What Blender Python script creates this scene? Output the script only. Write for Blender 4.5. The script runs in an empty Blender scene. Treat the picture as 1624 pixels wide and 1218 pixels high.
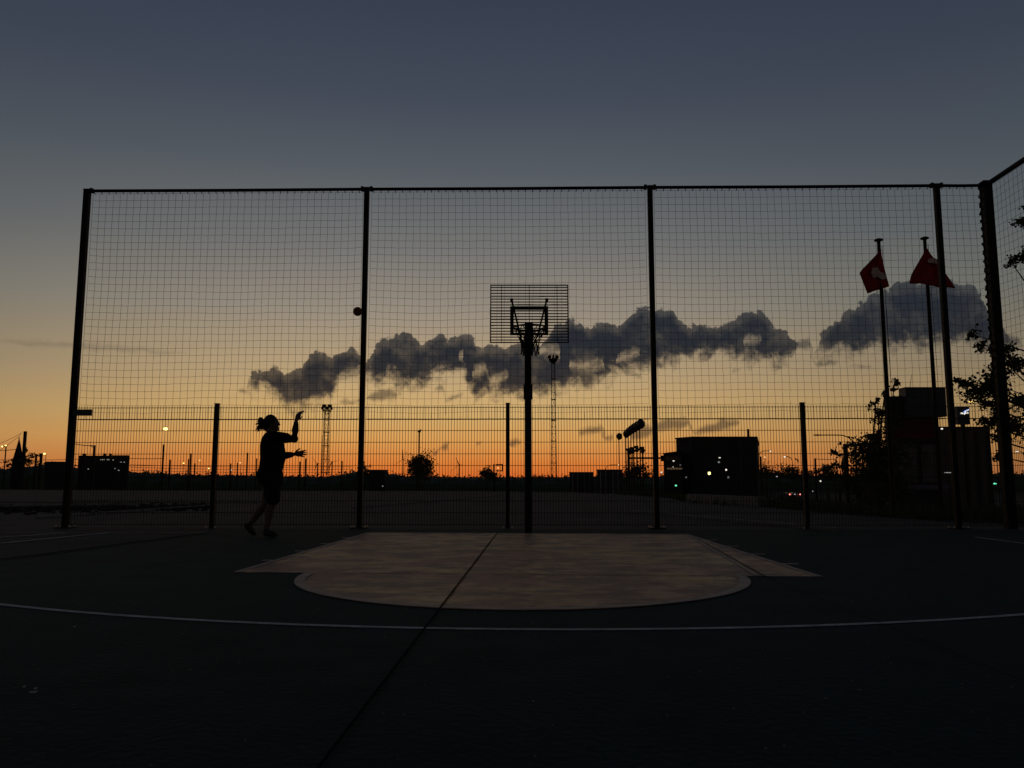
import bpy, math, random
from mathutils import Vector, Matrix, noise as mnoise
random.seed(7)
D = bpy.data; SC = bpy.context.scene
COL = SC.collection
rad = math.radians

# ------------------------------------------------------------------ camera
FPX, CX, CY, HZ, CAMH = 1250.0, 812.0, 609.0, 757.0, 0.86
PITCH = math.atan((HZ - CY) / FPX)
cam = D.cameras.new('camera'); camo = D.objects.new('camera', cam); COL.objects.link(camo)
cam.sensor_width = 36.0; cam.lens = 36.0 * FPX / 1624.0
cam.clip_start = 0.05; cam.clip_end = 20000
camo.location = (0, 0, CAMH); camo.rotation_euler = (rad(90) + PITCH, 0, 0)
SC.camera = camo

def ray(px, py):
    c, s = math.cos(PITCH), math.sin(PITCH)
    x = (px - CX) / FPX; u = (CY - py) / FPX
    return Vector((x, c - u * s, s + u * c))
def W(px, py, Y):                       # survey: world point on the vertical plane y = Y
    d = ray(px, py); k = Y / d.y
    return Vector((d.x * k, Y, CAMH + d.z * k))
def G(px, py, z=0.0):                   # survey: world point on the ground
    d = ray(px, py); k = (z - CAMH) / d.z
    return Vector((d.x * k, d.y * k, z))

# ------------------------------------------------------------------ view and world
SC.view_settings.view_transform = 'Standard'; SC.view_settings.look = 'None'
SC.view_settings.exposure = 0.0; SC.view_settings.gamma = 1.0
def lin(c): 
    c = c / 255.0
    return c / 12.92 if c <= 0.04045 else ((c + 0.055) / 1.055) ** 2.4
def srgb(r, g, b): return (lin(r), lin(g), lin(b), 1.0)

world = D.worlds.new('World'); SC.world = world; world.use_nodes = True
NT = world.node_tree; NT.nodes.clear()
def N(t, **k):
    n = NT.nodes.new(t)
    for a, b in k.items(): setattr(n, a, b)
    return n
def L(a, b): NT.links.new(a, b)
def M(op, a, b=None, c=None, clamp=False):
    n = N('ShaderNodeMath', operation=op, use_clamp=clamp)
    for i, v in enumerate((a, b, c)):
        if v is None: continue
        if isinstance(v, (int, float)): n.inputs[i].default_value = v
        else: L(v, n.inputs[i])
    return n.outputs[0]
def VM(op, a, b=None):
    n = N('ShaderNodeVectorMath', operation=op)
    for i, v in enumerate((a, b)):
        if v is None: continue
        if isinstance(v, (tuple, list)): n.inputs[i].default_value = v
        else: L(v, n.inputs[i])
    return n
def RANGE(v, a, b, c=0.0, d=1.0, smooth=True):
    n = N('ShaderNodeMapRange', interpolation_type='SMOOTHSTEP' if smooth else 'LINEAR')
    L(v, n.inputs['Value'])
    for k, x in zip(('From Min', 'From Max', 'To Min', 'To Max'), (a, b, c, d)): 
        if isinstance(x, (int, float)): n.inputs[k].default_value = x
        else: L(x, n.inputs[k])
    return n.outputs['Result']
def RAMP(f, stops):
    n = N('ShaderNodeValToRGB'); cr = n.color_ramp
    while len(cr.elements) < len(stops): cr.elements.new(0.5)
    for e, (p, c) in zip(cr.elements, stops): e.position = p; e.color = srgb(*c)
    L(f, n.inputs[0]); return n.outputs[0]
def MIX(f, a, b):
    n = N('ShaderNodeMix', data_type='RGBA')
    if isinstance(f, (int, float)): n.inputs[0].default_value = f
    else: L(f, n.inputs[0])
    for i, v in ((6, a), (7, b)):
        if isinstance(v, tuple): n.inputs[i].default_value = v
        else: L(v, n.inputs[i])
    return n.outputs[2]

tc = N('ShaderNodeTexCoord'); sep = N('ShaderNodeSeparateXYZ'); L(tc.outputs['Generated'], sep.inputs[0])
dx, dy, dz = sep.outputs
def ez(py): return max(0.0, math.sin(math.atan((CY - py) / FPX) + PITCH))
ROWS = [757, 735, 700, 660, 600, 500, 400, 280, 150, 0]
SUNSIDE = [(216, 106, 44), (222, 128, 57), (222, 159, 86), (212, 172, 109), (189, 162, 121), (152, 141, 126), (117, 116, 114), (86, 92, 98), (66, 73, 87), (55, 63, 79)]
OFFSIDE = [(158, 98, 58), (165, 113, 66), (169, 129, 79), (155, 128, 88), (130, 117, 96), (104, 106, 100), (85, 91, 94), (69, 77, 87), (57, 65, 79), (49, 57, 75)]
pos = [ez(y) for y in ROWS]
top1, top2 = (1.0, (38, 48, 66)), (1.0, (34, 43, 60))
sunramp = RAMP(dz, list(zip(pos, SUNSIDE)) + [top1])
offramp = RAMP(dz, list(zip(pos, OFFSIDE)) + [top2])
SAZ = math.atan((700 - CX) / FPX)
flat = N('ShaderNodeCombineXYZ'); L(dx, flat.inputs[0]); L(dy, flat.inputs[1])
fl = VM('NORMALIZE', flat.outputs[0])
ca = VM('DOT_PRODUCT', fl.outputs[0], (math.sin(SAZ), math.cos(SAZ), 0)).outputs['Value']
ang = M('ARCCOSINE', M('MINIMUM', ca, 0.99999))
t_off = RANGE(ang, 0.08, 0.78)
sky = MIX(t_off, sunramp, offramp)
behind = RANGE(ang, 0.7, 2.6, 1.0, 0.5)

# clouds: puffs given by direction (tangent coordinates about the sunset azimuth)
ymax = M('MAXIMUM', dy, 0.05)
U = M('DIVIDE', dx, ymax); V = M('DIVIDE', dz, ymax)
uv = N('ShaderNodeCombineXYZ'); L(U, uv.inputs[0]); L(V, uv.inputs[1])
def noise_tex(scale, detail, rough, vec, dist=0.0):
    n = N('ShaderNodeTexNoise'); n.inputs['Scale'].default_value = scale; n.inputs['Detail'].default_value = detail
    n.inputs['Roughness'].default_value = rough; n.inputs['Distortion'].default_value = dist
    L(vec, n.inputs['Vector']); return n
n_w = noise_tex(38, 6, 0.6, uv.outputs[0])
warp = VM('SCALE', VM('SUBTRACT', n_w.outputs['Color'], (0.5, 0.5, 0.5)).outputs[0]); warp.inputs['Scale'].default_value = 0.018
uvw = VM('ADD', uv.outputs[0], warp.outputs[0]).outputs[0]
# cloud outlines as profiles of tangent elevation over tangent azimuth: upper edge and lower edge
V0, V1, U0, U1 = -0.05, 0.45, -0.72, 0.72
wsep = N('ShaderNodeSeparateXYZ'); L(uvw, wsep.inputs[0])
uf = RANGE(wsep.outputs[0], U0, U1, smooth=False); VW = wsep.outputs[1]
def profile(pts, default):
    """pts: pixel polyline(s) of an edge; returns v along the azimuth, 'default' where no cloud stands"""
    n = 256; val = [None] * (n + 1)
    for line in pts:
        q = []
        for px, py in line:
            d = ray(px, py); q.append(((d.x / d.y - U0) / (U1 - U0), (d.z / d.y - V0) / (V1 - V0)))
        for (a, b), (c, d) in zip(q, q[1:]):
            for i in range(max(0, int(a * n)), min(n, int(c * n) + 1) + 1):
                t = i / n
                if a <= t <= c and c > a: val[i] = b + (d - b) * (t - a) / (c - a)
    fc = N('ShaderNodeFloatCurve'); cu = fc.mapping.curves[0]
    for i in range(1, n):
        cu.points.new(i / n, 0.5)
    for i, p in enumerate(cu.points):
        p.location = (i / n, default if val[i] is None else val[i]); p.handle_type = 'VECTOR'
    fc.mapping.update(); L(uf, fc.inputs['Value'])
    return M('ADD', M('MULTIPLY', fc.outputs[0], V1 - V0), V0)
def ovals(lst):
    up, lo = [], []
    for (cx, cy, rx, ry, *sk_) in sorted(lst):
        k = sk_[0] if sk_ else 0.0
        xs_ = [cx - rx + 2 * rx * i / 12 for i in range(13)]
        up.append([(x, cy + k * (x - cx) - ry * max(0.0, 1 - ((x - cx) / rx) ** 2) ** 0.5) for x in xs_])
        lo.append([(x, cy + k * (x - cx) + ry * 0.8 * max(0.0, 1 - ((x - cx) / rx) ** 2) ** 0.5) for x in xs_])
    return up, lo
TOPS = [[(386,613),(394,600),(402,592),(412,586),(425,584),(432,583),(438,588),(446,590),(456,590),(464,586),(474,583),(482,580),(484,570),(490,562),(500,557),(512,553),(518,559),(524,566),(528,566),(532,559),(540,553),(548,551),(556,550),(564,556),(569,562),(573,580),
 (580,575),(588,560),(596,548),(608,540),(622,535),(636,532),(644,528),(655,533),(664,536),(668,545),(676,540),(690,533),(700,533),(706,538),(716,535),(728,533),(745,531),(754,534),(757,548),(762,553),(775,551),(786,549),(795,551),(806,547),(815,548),(830,547),(845,548),(860,545),(870,535),(876,522),(885,512),(895,507),(903,502),(910,500),(915,508),(922,506),(926,515),(932,524),(940,518),(948,513),(958,511),(968,513),(978,517),(988,516),(993,505),(1004,496),(1016,490),(1028,489),(1040,490),(1050,488),(1062,489),(1070,495),(1072,506),(1082,509),(1085,516),(1096,516),(1106,512),(1118,513),(1132,516),(1145,516),(1152,508),(1164,503),(1180,499),(1196,496),(1208,497),(1218,501),(1224,510),(1228,520),(1238,524),(1248,530),(1256,540),(1264,552)],
 [(1286,556),(1296,545),(1302,528),(1310,518),(1322,510),(1335,500),(1350,492),(1362,480),(1380,470),(1395,462),(1410,455),(1425,450),(1445,449),(1460,452),(1475,450),(1490,452),(1500,447),(1505,440),(1512,448),(1520,455),(1530,456),(1540,450),(1548,458),(1556,462),(1561,478),(1566,496),(1576,508),(1590,522),(1610,540)]]
BOTS = [[(386,614),(395,618),(405,621),(420,620),(430,622),(436,634),(445,640),(460,646),(480,648),(500,644),(515,636),(530,630),(534,615),(545,603),(558,596),(567,590),(573,586),(582,608),(595,610),(606,610),(615,604),(626,603),(632,612),(645,617),(660,612),(680,606),(700,600),(720,592),(735,596),
 (742,610),(750,622),(757,630),(770,622),(790,628),(800,632),(820,630),(850,628),(880,620),(910,617),(940,612),(958,605),(975,595),(1000,590),(1025,585),(1040,582),(1060,578),(1090,573),(1105,568),(1130,564),(1150,562),(1160,568),(1175,573),(1195,574),(1210,572),(1222,578),(1240,578),(1252,574),(1264,556)],
 [(1286,562),(1300,560),(1320,562),(1350,560),(1380,557),(1400,556),(1440,552),(1470,548),(1500,545),(1530,542),(1560,550),(1580,556),(1610,558)]]
MIDS = [(385,621,9,6),(398,624,5,4),(548,637,14,6,-.1),(565,635,8,5),(606,628,27,12,-.1),(722,631,18,7,-.3),(1167,589,13,5,-.1),(1310,576,24,5),(1365,580,24,5),(1275,548,18,11,-.2),(1588,548,34,16,-.2),(700,614,14,5,-.2),(1250,566,20,7,.3)]
LOWS = [(936,683,24,7,-.35),(966,691,12,4),(1018,686,22,11,-.4),(1066,674,30,10,-.15),(1136,677,38,9,-.22),(709,707,10,6),(692,717,10,4,-.2),(815,703,12,5,-.1),(757,703,6,3)]
HOLES = [(733,567,5,3),(613,591,6,3),(872,558,22,7),(930,580,34,5),(994,566,20,6,-.4),(757,590,14,5,-.6),(790,603,18,4,-.3),(1193,541,18,5,-.1)]
n1 = noise_tex(58, 8, 0.62, uvw); n2 = noise_tex(14, 2, 0.5, uv.outputs[0])
vor = N('ShaderNodeTexVoronoi', feature='SMOOTH_F1'); vor.inputs['Scale'].default_value = 95; vor.inputs['Smoothness'].default_value = 0.3
L(uvw, vor.inputs['Vector'])
n_b = noise_tex(26, 5, 0.6, uvw)
PXU = 1 / 1240.0
def layer(up, lo, amp):
    t = profile(up, 0.0); b = profile(lo, 1.0)
    dt = M('DIVIDE', M('SUBTRACT', t, VW), 12 * PXU); db = M('DIVIDE', M('SUBTRACT', VW, b), 12 * PXU)
    return dt, db
lob = M('ADD', M('MULTIPLY', M('SUBTRACT', 0.42, vor.outputs['Distance']), 0.55), M('MULTIPLY', M('SUBTRACT', n1.outputs['Fac'], 0.5), 3.0))
dt, db = layer(TOPS, BOTS, 1)
wisp = M('MULTIPLY', M('SUBTRACT', n1.outputs['Fac'], 0.48), 5.0)
dtop = M('ADD', dt, lob); dbot = M('ADD', db, M('ADD', wisp, M('MULTIPLY', lob, 0.3)))
a_main = M('MULTIPLY', RANGE(dtop, -0.14, 0.14), RANGE(dbot, -0.9, 1.6))
ht, hb = layer(*ovals(HOLES), 1)
a_hole = RANGE(M('SUBTRACT', M('MINIMUM', ht, hb), M('MULTIPLY', wisp, 0.7)), -1.0, 1.2, 0.0, 0.75)
a_main = M('MULTIPLY', M('MULTIPLY', a_main, M('SUBTRACT', 1.0, a_hole)), RANGE(n_b.outputs['Fac'], 0.30, 0.50, 0.93, 1.0))
mt, mb_ = layer(*ovals(MIDS), 1)
a_mid = RANGE(M('ADD', M('MINIMUM', mt, mb_), M('MULTIPLY', lob, 0.6)), -0.25, 0.75, 0.0, 0.8)
lt, lb = layer(*ovals(LOWS), 1)
a_low = RANGE(M('ADD', M('MINIMUM', lt, lb), M('MULTIPLY', lob, 0.42)), -0.45, 0.45, 0.0, 0.80)
st, sb = layer(*ovals([(150,551,150,6,.08)]), 1)
a_st = RANGE(M('ADD', M('MINIMUM', st, sb), M('MULTIPLY', lob, 0.15)), -0.4, 0.6, 0.0, 0.30)
alpha = M('MULTIPLY', M('MAXIMUM', M('MAXIMUM', a_main, a_mid), M('MAXIMUM', a_low, a_st)), M('GREATER_THAN', dy, 0.06))
inner = RANGE(M('MINIMUM', dtop, M('MULTIPLY', dbot, 0.8)), -0.1, 1.8)
body = RAMP(dz, [(ez(650), (66, 58, 52)), (ez(605), (49, 46, 47)), (ez(550), (40, 43, 49)), (ez(460), (39, 44, 53))])
thin = MIX(0.24, body, sky)
cloudc = MIX(M('MULTIPLY', M('ADD', M('MULTIPLY', inner, 0.7), 0.3), RANGE(n_b.outputs['Fac'], 0.34, 0.56, 0.76, 1.0)), thin, body)
fin = MIX(alpha, sky, cloudc)
bg = N('ShaderNodeBackground'); out = N('ShaderNodeOutputWorld')
L(fin, bg.inputs['Color']); L(behind, bg.inputs['Strength']); L(bg.outputs[0], out.inputs['Surface'])

# ------------------------------------------------------------------ helpers
def tag(o, label=None, cat=None, group=None, kind=None):
    if label: o['label'] = label
    if cat: o['category'] = cat
    if group: o['group'] = group
    if kind: o['kind'] = kind
    return o
def thing(name, label, cat, loc, group=None):
    o = D.objects.new(name, None); o.empty_display_size = 0.2; COL.objects.link(o); o.location = Vector(loc)
    return tag(o, label, cat, group)
def root_loc(p):
    while p.parent: p = p.parent
    return Vector(p.location)
class MB:
    def __init__(s): s.v = []; s.f = []
    def add(s, vs, fs):
        b = len(s.v); s.v += [tuple(v) for v in vs]; s.f += [tuple(b + i for i in f) for f in fs]; return s
    def box(s, c, d, rz=0.0):
        x, y, z = (k / 2 for k in d); cr, sr = math.cos(rz), math.sin(rz)
        vs = [(c[0] + (a * x) * cr - (b * y) * sr, c[1] + (a * x) * sr + (b * y) * cr, c[2] + e * z) for e in (-1, 1) for b in (-1, 1) for a in (-1, 1)]
        return s.add(vs, [(0,2,3,1),(4,5,7,6),(0,1,5,4),(2,6,7,3),(0,4,6,2),(1,3,7,5)])
    def span(s, a, b):                  # box between two corners
        return s.box([(p + q) / 2 for p, q in zip(a, b)], [abs(p - q) for p, q in zip(a, b)])
    def rings(s, rings, caps=True):
        n = len(rings[0]); vs = [p for r in rings for p in r]; fs = []
        for i in range(len(rings) - 1):
            for j in range(n):
                k = (j + 1) % n
                fs.append((i*n+j, i*n+k, (i+1)*n+k, (i+1)*n+j))
        if caps: fs.append(tuple(range(n))[::-1]); fs.append(tuple((len(rings)-1)*n + j for j in range(n)))
        return s.add(vs, fs)
    def tube(s, pts, r, n=6, flat=1.0):
        pts = [Vector(p) for p in pts]
        rr = list(r) if isinstance(r, (list, tuple)) else [r] * len(pts)
        rings = []; ref = None
        for i, p in enumerate(pts):
            d = (pts[min(i+1, len(pts)-1)] - pts[max(i-1, 0)]).normalized()
            if ref is None: ref = Vector((0,0,1)) if abs(d.z) < 0.9 else Vector((0,1,0))
            a = d.cross(ref)
            if a.length < 1e-4: a = d.cross(Vector((1,0,0)))
            a.normalize(); b = d.cross(a)
            rings.append([p + (a * math.cos(2*math.pi*j/n) + b * math.sin(2*math.pi*j/n) * flat) * rr[i] for j in range(n)])
        return s.rings(rings)
    def lathe(s, c, prof, n=16):        # profile of (radius, z)
        return s.rings([[(c[0] + r*math.cos(2*math.pi*j/n), c[1] + r*math.sin(2*math.pi*j/n), c[2] + z) for j in range(n)] for r, z in prof])
    def ball(s, c, r, n=14, sc=(1,1,1), rot=None):
        m = max(6, n // 2 + 1); rg = []
        for i in range(m + 1):
            th = math.pi * (0.02 + 0.96 * i / m)
            row = []
            for j in range(n):
                q = Vector((math.sin(th)*math.cos(2*math.pi*j/n)*sc[0]*r, math.sin(th)*math.sin(2*math.pi*j/n)*sc[1]*r, -math.cos(th)*sc[2]*r))
                if rot: q = rot @ q
                row.append(Vector(c) + q)
            rg.append(row)
        return s.rings(rg)
    def prism(s, poly, y0, y1):         # polygon in x-z, extruded along y
        n = len(poly)
        vs = [(x, y0, z) for x, z in poly] + [(x, y1, z) for x, z in poly]
        fs = [tuple(range(n)), tuple(range(2*n-1, n-1, -1))] + [(i, i+n, (i+1) % n + n, (i+1) % n) for i in range(n)]
        return s.add(vs, fs)
    def block(s, pa, pb, Y0, Y1, z0, z1):   # building block between two bearings
        xs = [W(pa, 700, Y0).x, W(pb, 700, Y0).x, W(pb - (1 if pb > CX else -1), 700, Y1).x, W(pa + (1 if pa < CX else -1) * -1, 700, Y1).x]
        ys = [Y0, Y0, Y1, Y1]
        zz = z1 if isinstance(z1, (list, tuple)) else [z1] * 4
        return s.add([(x, y, z0) for x, y in zip(xs, ys)] + [(x, y, z) for x, y, z in zip(xs, ys, zz)], [(3,2,1,0),(4,5,6,7),(0,1,5,4),(1,2,6,5),(2,3,7,6),(3,0,4,7)])
    def disc_y(s, c, r, t, n=18):       # short drum whose axis is y
        return s.rings([[(c[0] + r*k*math.cos(2*math.pi*j/n), c[1] + y, c[2] + r*k*math.sin(2*math.pi*j/n)) for j in range(n)] for k, y in ((0.86, -t/2), (1, -t*0.3), (1, t*0.3), (0.86, t/2))])
    def leaf(s, p, size, rng):
        n = Vector((rng.gauss(0,1), rng.gauss(0,1), rng.gauss(0,1))).normalized()
        a = n.orthogonal().normalized(); a = Matrix.Rotation(rng.uniform(0, 6.28), 3, n) @ a; b = n.cross(a)
        l = size * rng.uniform(0.7, 1.25); w = l * 0.33; p = Vector(p)
        return s.add([p, p + a*l*0.35 + b*w + n*w*0.2, p + a*l*0.72 + b*w*0.7, p + a*l, p + a*l*0.72 - b*w*0.7, p + a*l*0.35 - b*w + n*w*0.2], [(0,1,2,3,4,5)])
    def sheet(s, poly, z): return s.add([(p[0], p[1], z) for p in poly], [tuple(range(len(poly)))])
    def build(s, name, mat, parent=None, origin=None, smooth=False, local=False):
        o0 = Vector((0,0,0)) if local else (root_loc(parent) if parent else (Vector(origin) if origin is not None else Vector((0,0,0))))
        me = D.meshes.new(name); me.from_pydata([tuple(Vector(v) - o0) for v in s.v], [], s.f); me.update()
        if smooth:
            for p in me.polygons: p.use_smooth = True
        o = D.objects.new(name, me); COL.objects.link(o); me.materials.append(mat)
        if parent: o.parent = parent
        else: o.location = o0
        return o
def fused(o, voxel, smooth=2):          # weld overlapping volumes of one mesh into one continuous skin
    m = o.modifiers.new('weld', 'REMESH'); m.mode = 'VOXEL'; m.voxel_size = voxel; m.use_smooth_shade = True
    if smooth:
        k = o.modifiers.new('soften', 'SMOOTH'); k.factor = 0.5; k.iterations = smooth
    dg = bpy.context.evaluated_depsgraph_get(); me = D.meshes.new_from_object(o.evaluated_get(dg))
    mats = list(o.data.materials); o.modifiers.clear(); o.data = me
    if not me.materials:
        for x in mats: me.materials.append(x)
    for p in me.polygons: p.use_smooth = True
    return o

# ------------------------------------------------------------------ materials
def mat(name, col, rough=0.6, var=0.3, scale=6.0, metal=0.0, bump=0.15, spec=0.5, col2=None, detail=6, stretch=None):
    m = D.materials.new(name); m.use_nodes = True; nt = m.node_tree; p = nt.nodes['Principled BSDF']
    tcn = nt.nodes.new('ShaderNodeTexCoord'); nz = nt.nodes.new('ShaderNodeTexNoise')
    nz.inputs['Scale'].default_value = scale; nz.inputs['Detail'].default_value = detail; nz.inputs['Roughness'].default_value = 0.65
    if stretch:
        mp = nt.nodes.new('ShaderNodeMapping'); mp.inputs['Scale'].default_value = stretch
        nt.links.new(tcn.outputs['Object'], mp.inputs[0]); nt.links.new(mp.outputs[0], nz.inputs['Vector'])
    else: nt.links.new(tcn.outputs['Object'], nz.inputs['Vector'])
    cr = nt.nodes.new('ShaderNodeValToRGB'); cr.color_ramp.elements[0].position = 0.32; cr.color_ramp.elements[1].position = 0.68
    c2 = col2 or tuple(c * (1 + var) for c in col); c1 = col if col2 else tuple(c * (1 - var) for c in col)
    cr.color_ramp.elements[0].color = (*c1, 1); cr.color_ramp.elements[1].color = (*c2, 1)
    nt.links.new(nz.outputs['Fac'], cr.inputs[0]); nt.links.new(cr.outputs[0], p.inputs['Base Color'])
    p.inputs['Roughness'].default_value = rough; p.inputs['Metallic'].default_value = metal; p.inputs['Specular IOR Level'].default_value = spec
    if bump:
        b = nt.nodes.new('ShaderNodeBump'); b.inputs['Strength'].default_value = bump; b.inputs['Distance'].default_value = 0.02
        n3 = nt.nodes.new('ShaderNodeTexNoise'); n3.inputs['Scale'].default_value = scale * 12; n3.inputs['Detail'].default_value = 4
        nt.links.new(tcn.outputs['Object'], n3.inputs['Vector']); nt.links.new(n3.outputs['Fac'], b.inputs['Height']); nt.links.new(b.outputs[0], p.inputs['Normal'])
    return m
def lamp_mat(name, col, strength):
    m = D.materials.new(name); m.use_nodes = True; p = m.node_tree.nodes['Principled BSDF']
    p.inputs['Base Color'].default_value = (0.6, 0.6, 0.55, 1)
    p.inputs['Emission Color'].default_value = (*col, 1); p.inputs['Emission Strength'].default_value = strength
    return m
MT = dict(
    steel=mat('dark painted steel', (0.006, 0.0063, 0.007), 0.6, 0.3, 9, 0.0, 0.1, 0.15),
    wire=mat('fence wire coating', (0.010, 0.011, 0.011), 0.6, 0.3, 20, 0, 0, 0.3),
    cord=mat('net cord', (0.018, 0.018, 0.02), 0.9, 0.3, 30, 0, 0, 0.1),
    zinc=mat('galvanised steel', (0.45, 0.46, 0.47), 0.35, 0.25, 40, 0.7, 0.1),
    ground=mat('dry verge ground', (0.022, 0.024, 0.018), 0.95, 0.5, 0.6, 0, 0.5, 0.1),
    plaza=mat('worn grey asphalt', (0.018, 0.018, 0.018), 0.9, 0.45, 0.7, 0, 0.6, 0.15, col2=(0.050, 0.050, 0.050), detail=9),
    court=mat('dark green court coating', (0.006, 0.022, 0.020), 0.85, 0.4, 2.2, 0, 0.35, 0.10, col2=(0.011, 0.040, 0.035), detail=14),
    seam=mat('bitumen joint', (0.009, 0.017, 0.015), 0.9, 0.3, 20, 0, 0.1, 0.0),
    kerb=mat('concrete kerb', (0.16, 0.155, 0.15), 0.9, 0.3, 5, 0, 0.3, 0.2),
    gravel=mat('dark loose gravel', (0.03, 0.03, 0.028), 0.95, 0.6, 14, 0, 1.0, 0.1),
    leaf=mat('leaf', (0.04, 0.062, 0.026), 0.7, 0.4, 3, 0, 0, 0.2),
    bark=mat('bark', (0.05, 0.04, 0.032), 0.9, 0.4, 12, 0, 0.4, 0.1),
    wall=mat('dark rendered wall', (0.030, 0.032, 0.036), 0.9, 0.15, 0.4, 0, 0.2, 0.2),
    clad=mat('grey cladding', (0.065, 0.065, 0.065), 0.7, 0.15, 0.5, 0, 0.1, 0.3),
    darkbox=mat('dark blue container paint', (0.03, 0.04, 0.06), 0.6, 0.25, 2, 0, 0.15, 0.3),
    navy=mat('navy panel', (0.026, 0.040, 0.062), 0.55, 0.2, 2, 0, 0.05, 0.3),
    red=mat('red flag cloth', (0.23, 0.016, 0.022), 0.9, 0.25, 5, 0, 0.1, 0.1),
    white=mat('white print', (0.40, 0.37, 0.37), 0.9, 0.2, 8, 0, 0, 0.1),
    redboard=mat('dark red signboard', (0.06, 0.007, 0.007), 0.7, 0.3, 2, 0, 0.05, 0.2),
    poster=mat('faded poster print', (0.03, 0.032, 0.034), 0.6, 0.5, 2.2, 0, 0, 0.3, col2=(0.10, 0.11, 0.12), detail=2),
    lilac=mat('lilac strip', (0.11, 0.10, 0.17), 0.7, 0.2, 3, 0, 0, 0.2),
    glass=mat('dark glass', (0.02, 0.022, 0.025), 0.15, 0.2, 1, 0, 0, 0.5),
    skin=mat('skin', (0.085, 0.068, 0.06), 0.7, 0.12, 10, 0, 0.05, 0.3),
    sweat=mat('black sweatshirt', (0.012, 0.012, 0.013), 0.95, 0.3, 20, 0, 0.3, 0.1),
    short=mat('dark shorts', (0.013, 0.013, 0.016), 0.9, 0.3, 20, 0, 0.3, 0.1),
    shoe=mat('black shoe', (0.015, 0.015, 0.015), 0.6, 0.3, 20, 0, 0.1, 0.3),
    hair=mat('dark hair', (0.012, 0.009, 0.007), 0.7, 0.4, 60, 0, 0.3, 0.3),
    eye=mat('eye', (0.3, 0.28, 0.26), 0.3, 0.1, 5, 0, 0),
    ball=mat('dark rubber ball', (0.10, 0.035, 0.015), 0.8, 0.2, 10, 0, 0.2, 0.2),
    globe=mat('unlit lamp globe', (0.02, 0.02, 0.022), 0.4, 0.2, 5, 0, 0, 0.3),
    turbine=mat('turbine coating', (0.06, 0.06, 0.06), 0.6, 0.1, 1, 0, 0, 0.2),
    car=mat('dark car paint', (0.02, 0.022, 0.026), 0.3, 0.1, 4, 0.2, 0, 0.5),
    tyre=mat('tyre', (0.012, 0.012, 0.012), 0.9, 0.2, 10, 0, 0, 0.2),
    canvas=mat('dark canvas', (0.02, 0.022, 0.03), 0.9, 0.3, 3, 0, 0.1, 0.1),
    amber=lamp_mat('lit sodium lamp', (1.0, 0.62, 0.16), 5.0),
    amberdim=lamp_mat('dim sodium lamp', (1.0, 0.60, 0.22), 1.8),
    whitel=lamp_mat('lit white lamp', (1.0, 0.93, 0.78), 1.1),
    whited=lamp_mat('dim white lamp', (0.9, 0.92, 0.95), 0.35),
    yellowl=lamp_mat('lit yellow lamp', (1.0, 0.80, 0.28), 3.0),
    greenl=lamp_mat('lit green lamp', (0.16, 1.0, 0.55), 1.3),
    redl=lamp_mat('lit tail lamp', (1.0, 0.22, 0.16), 2.2),
    bluel=lamp_mat('lit blue emblem', (0.12, 0.30, 1.0), 1.0),
    window=lamp_mat('lit window', (0.95, 0.88, 0.70), 0.35),
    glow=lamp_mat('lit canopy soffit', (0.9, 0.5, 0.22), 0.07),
)
# worn painted key: brown-red wash, ochre worn streaks, scuffs
def key_mat():
    m = D.materials.new('worn key paint'); m.use_nodes = True; nt = m.node_tree; p = nt.nodes['Principled BSDF']
    def nd(t): return nt.nodes.new(t)
    t = nd('ShaderNodeTexCoord'); 
    def nz(sc, stretch, det=8, r=0.65):
        mp = nd('ShaderNodeMapping'); mp.inputs['Scale'].default_value = stretch; nt.links.new(t.outputs['Object'], mp.inputs[0])
        n = nd('ShaderNodeTexNoise'); n.inputs['Scale'].default_value = sc; n.inputs['Detail'].default_value = det; n.inputs['Roughness'].default_value = r
        nt.links.new(mp.outputs[0], n.inputs['Vector']); return n.outputs['Fac']
    def ramp(f, st):
        n = nd('ShaderNodeValToRGB'); cr = n.color_ramp
        while len(cr.elements) < len(st): cr.elements.new(0.5)
        for e, (q, c) in zip(cr.elements, st): e.position = q; e.color = (*c, 1)
        nt.links.new(f, n.inputs[0]); return n.outputs[0]
    def mix(f, a, b):
        n = nd('ShaderNodeMix'); n.data_type = 'RGBA'; nt.links.new(f, n.inputs[0]); nt.links.new(a, n.inputs[6]); nt.links.new(b, n.inputs[7]); return n.outputs[2]
    base = ramp(nz(2.6, (0.6, 0.8, 1), 8, 0.68), [(0.43, (0.126, 0.034, 0.020)), (0.5, (0.386, 0.152, 0.068)), (0.57, (0.571, 0.304, 0.136))])
    ochre = ramp(nz(3.6, (0.6, 0.9, 1), 8, 0.68), [(0.42, (0.302, 0.144, 0.041)), (0.5, (0.605, 0.344, 0.109)), (0.58, (0.722, 0.464, 0.163))])
    f1 = ramp(nz(0.7, (0.8, 0.9, 1), 5, 0.6), [(0.48, (0, 0, 0)), (0.58, (1, 1, 1))])
    dark = ramp(nz(5, (0.5, 1, 1), 4, 0.6), [(0.38, (0.038, 0.016, 0.011)), (0.62, (0.168, 0.068, 0.041))])
    f2 = ramp(nz(2.3, (0.5, 0.9, 1), 9, 0.72), [(0.51, (0, 0, 0)), (0.57, (0.95, 0.95, 0.95))])
    c = mix(f2, mix(f1, base, ochre), dark)
    nt.links.new(c, p.inputs['Base Color']); p.inputs['Roughness'].default_value = 0.5; p.inputs['Specular IOR Level'].default_value = 0.42
    b = nd('ShaderNodeBump'); b.inputs['Strength'].default_value = 0.4; b.inputs['Distance'].default_value = 0.01
    nt.links.new(nz(60, (1, 1, 1), 3), b.inputs['Height']); nt.links.new(b.outputs[0], p.inputs['Normal'])
    return m
MT['key'] = key_mat()
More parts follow.
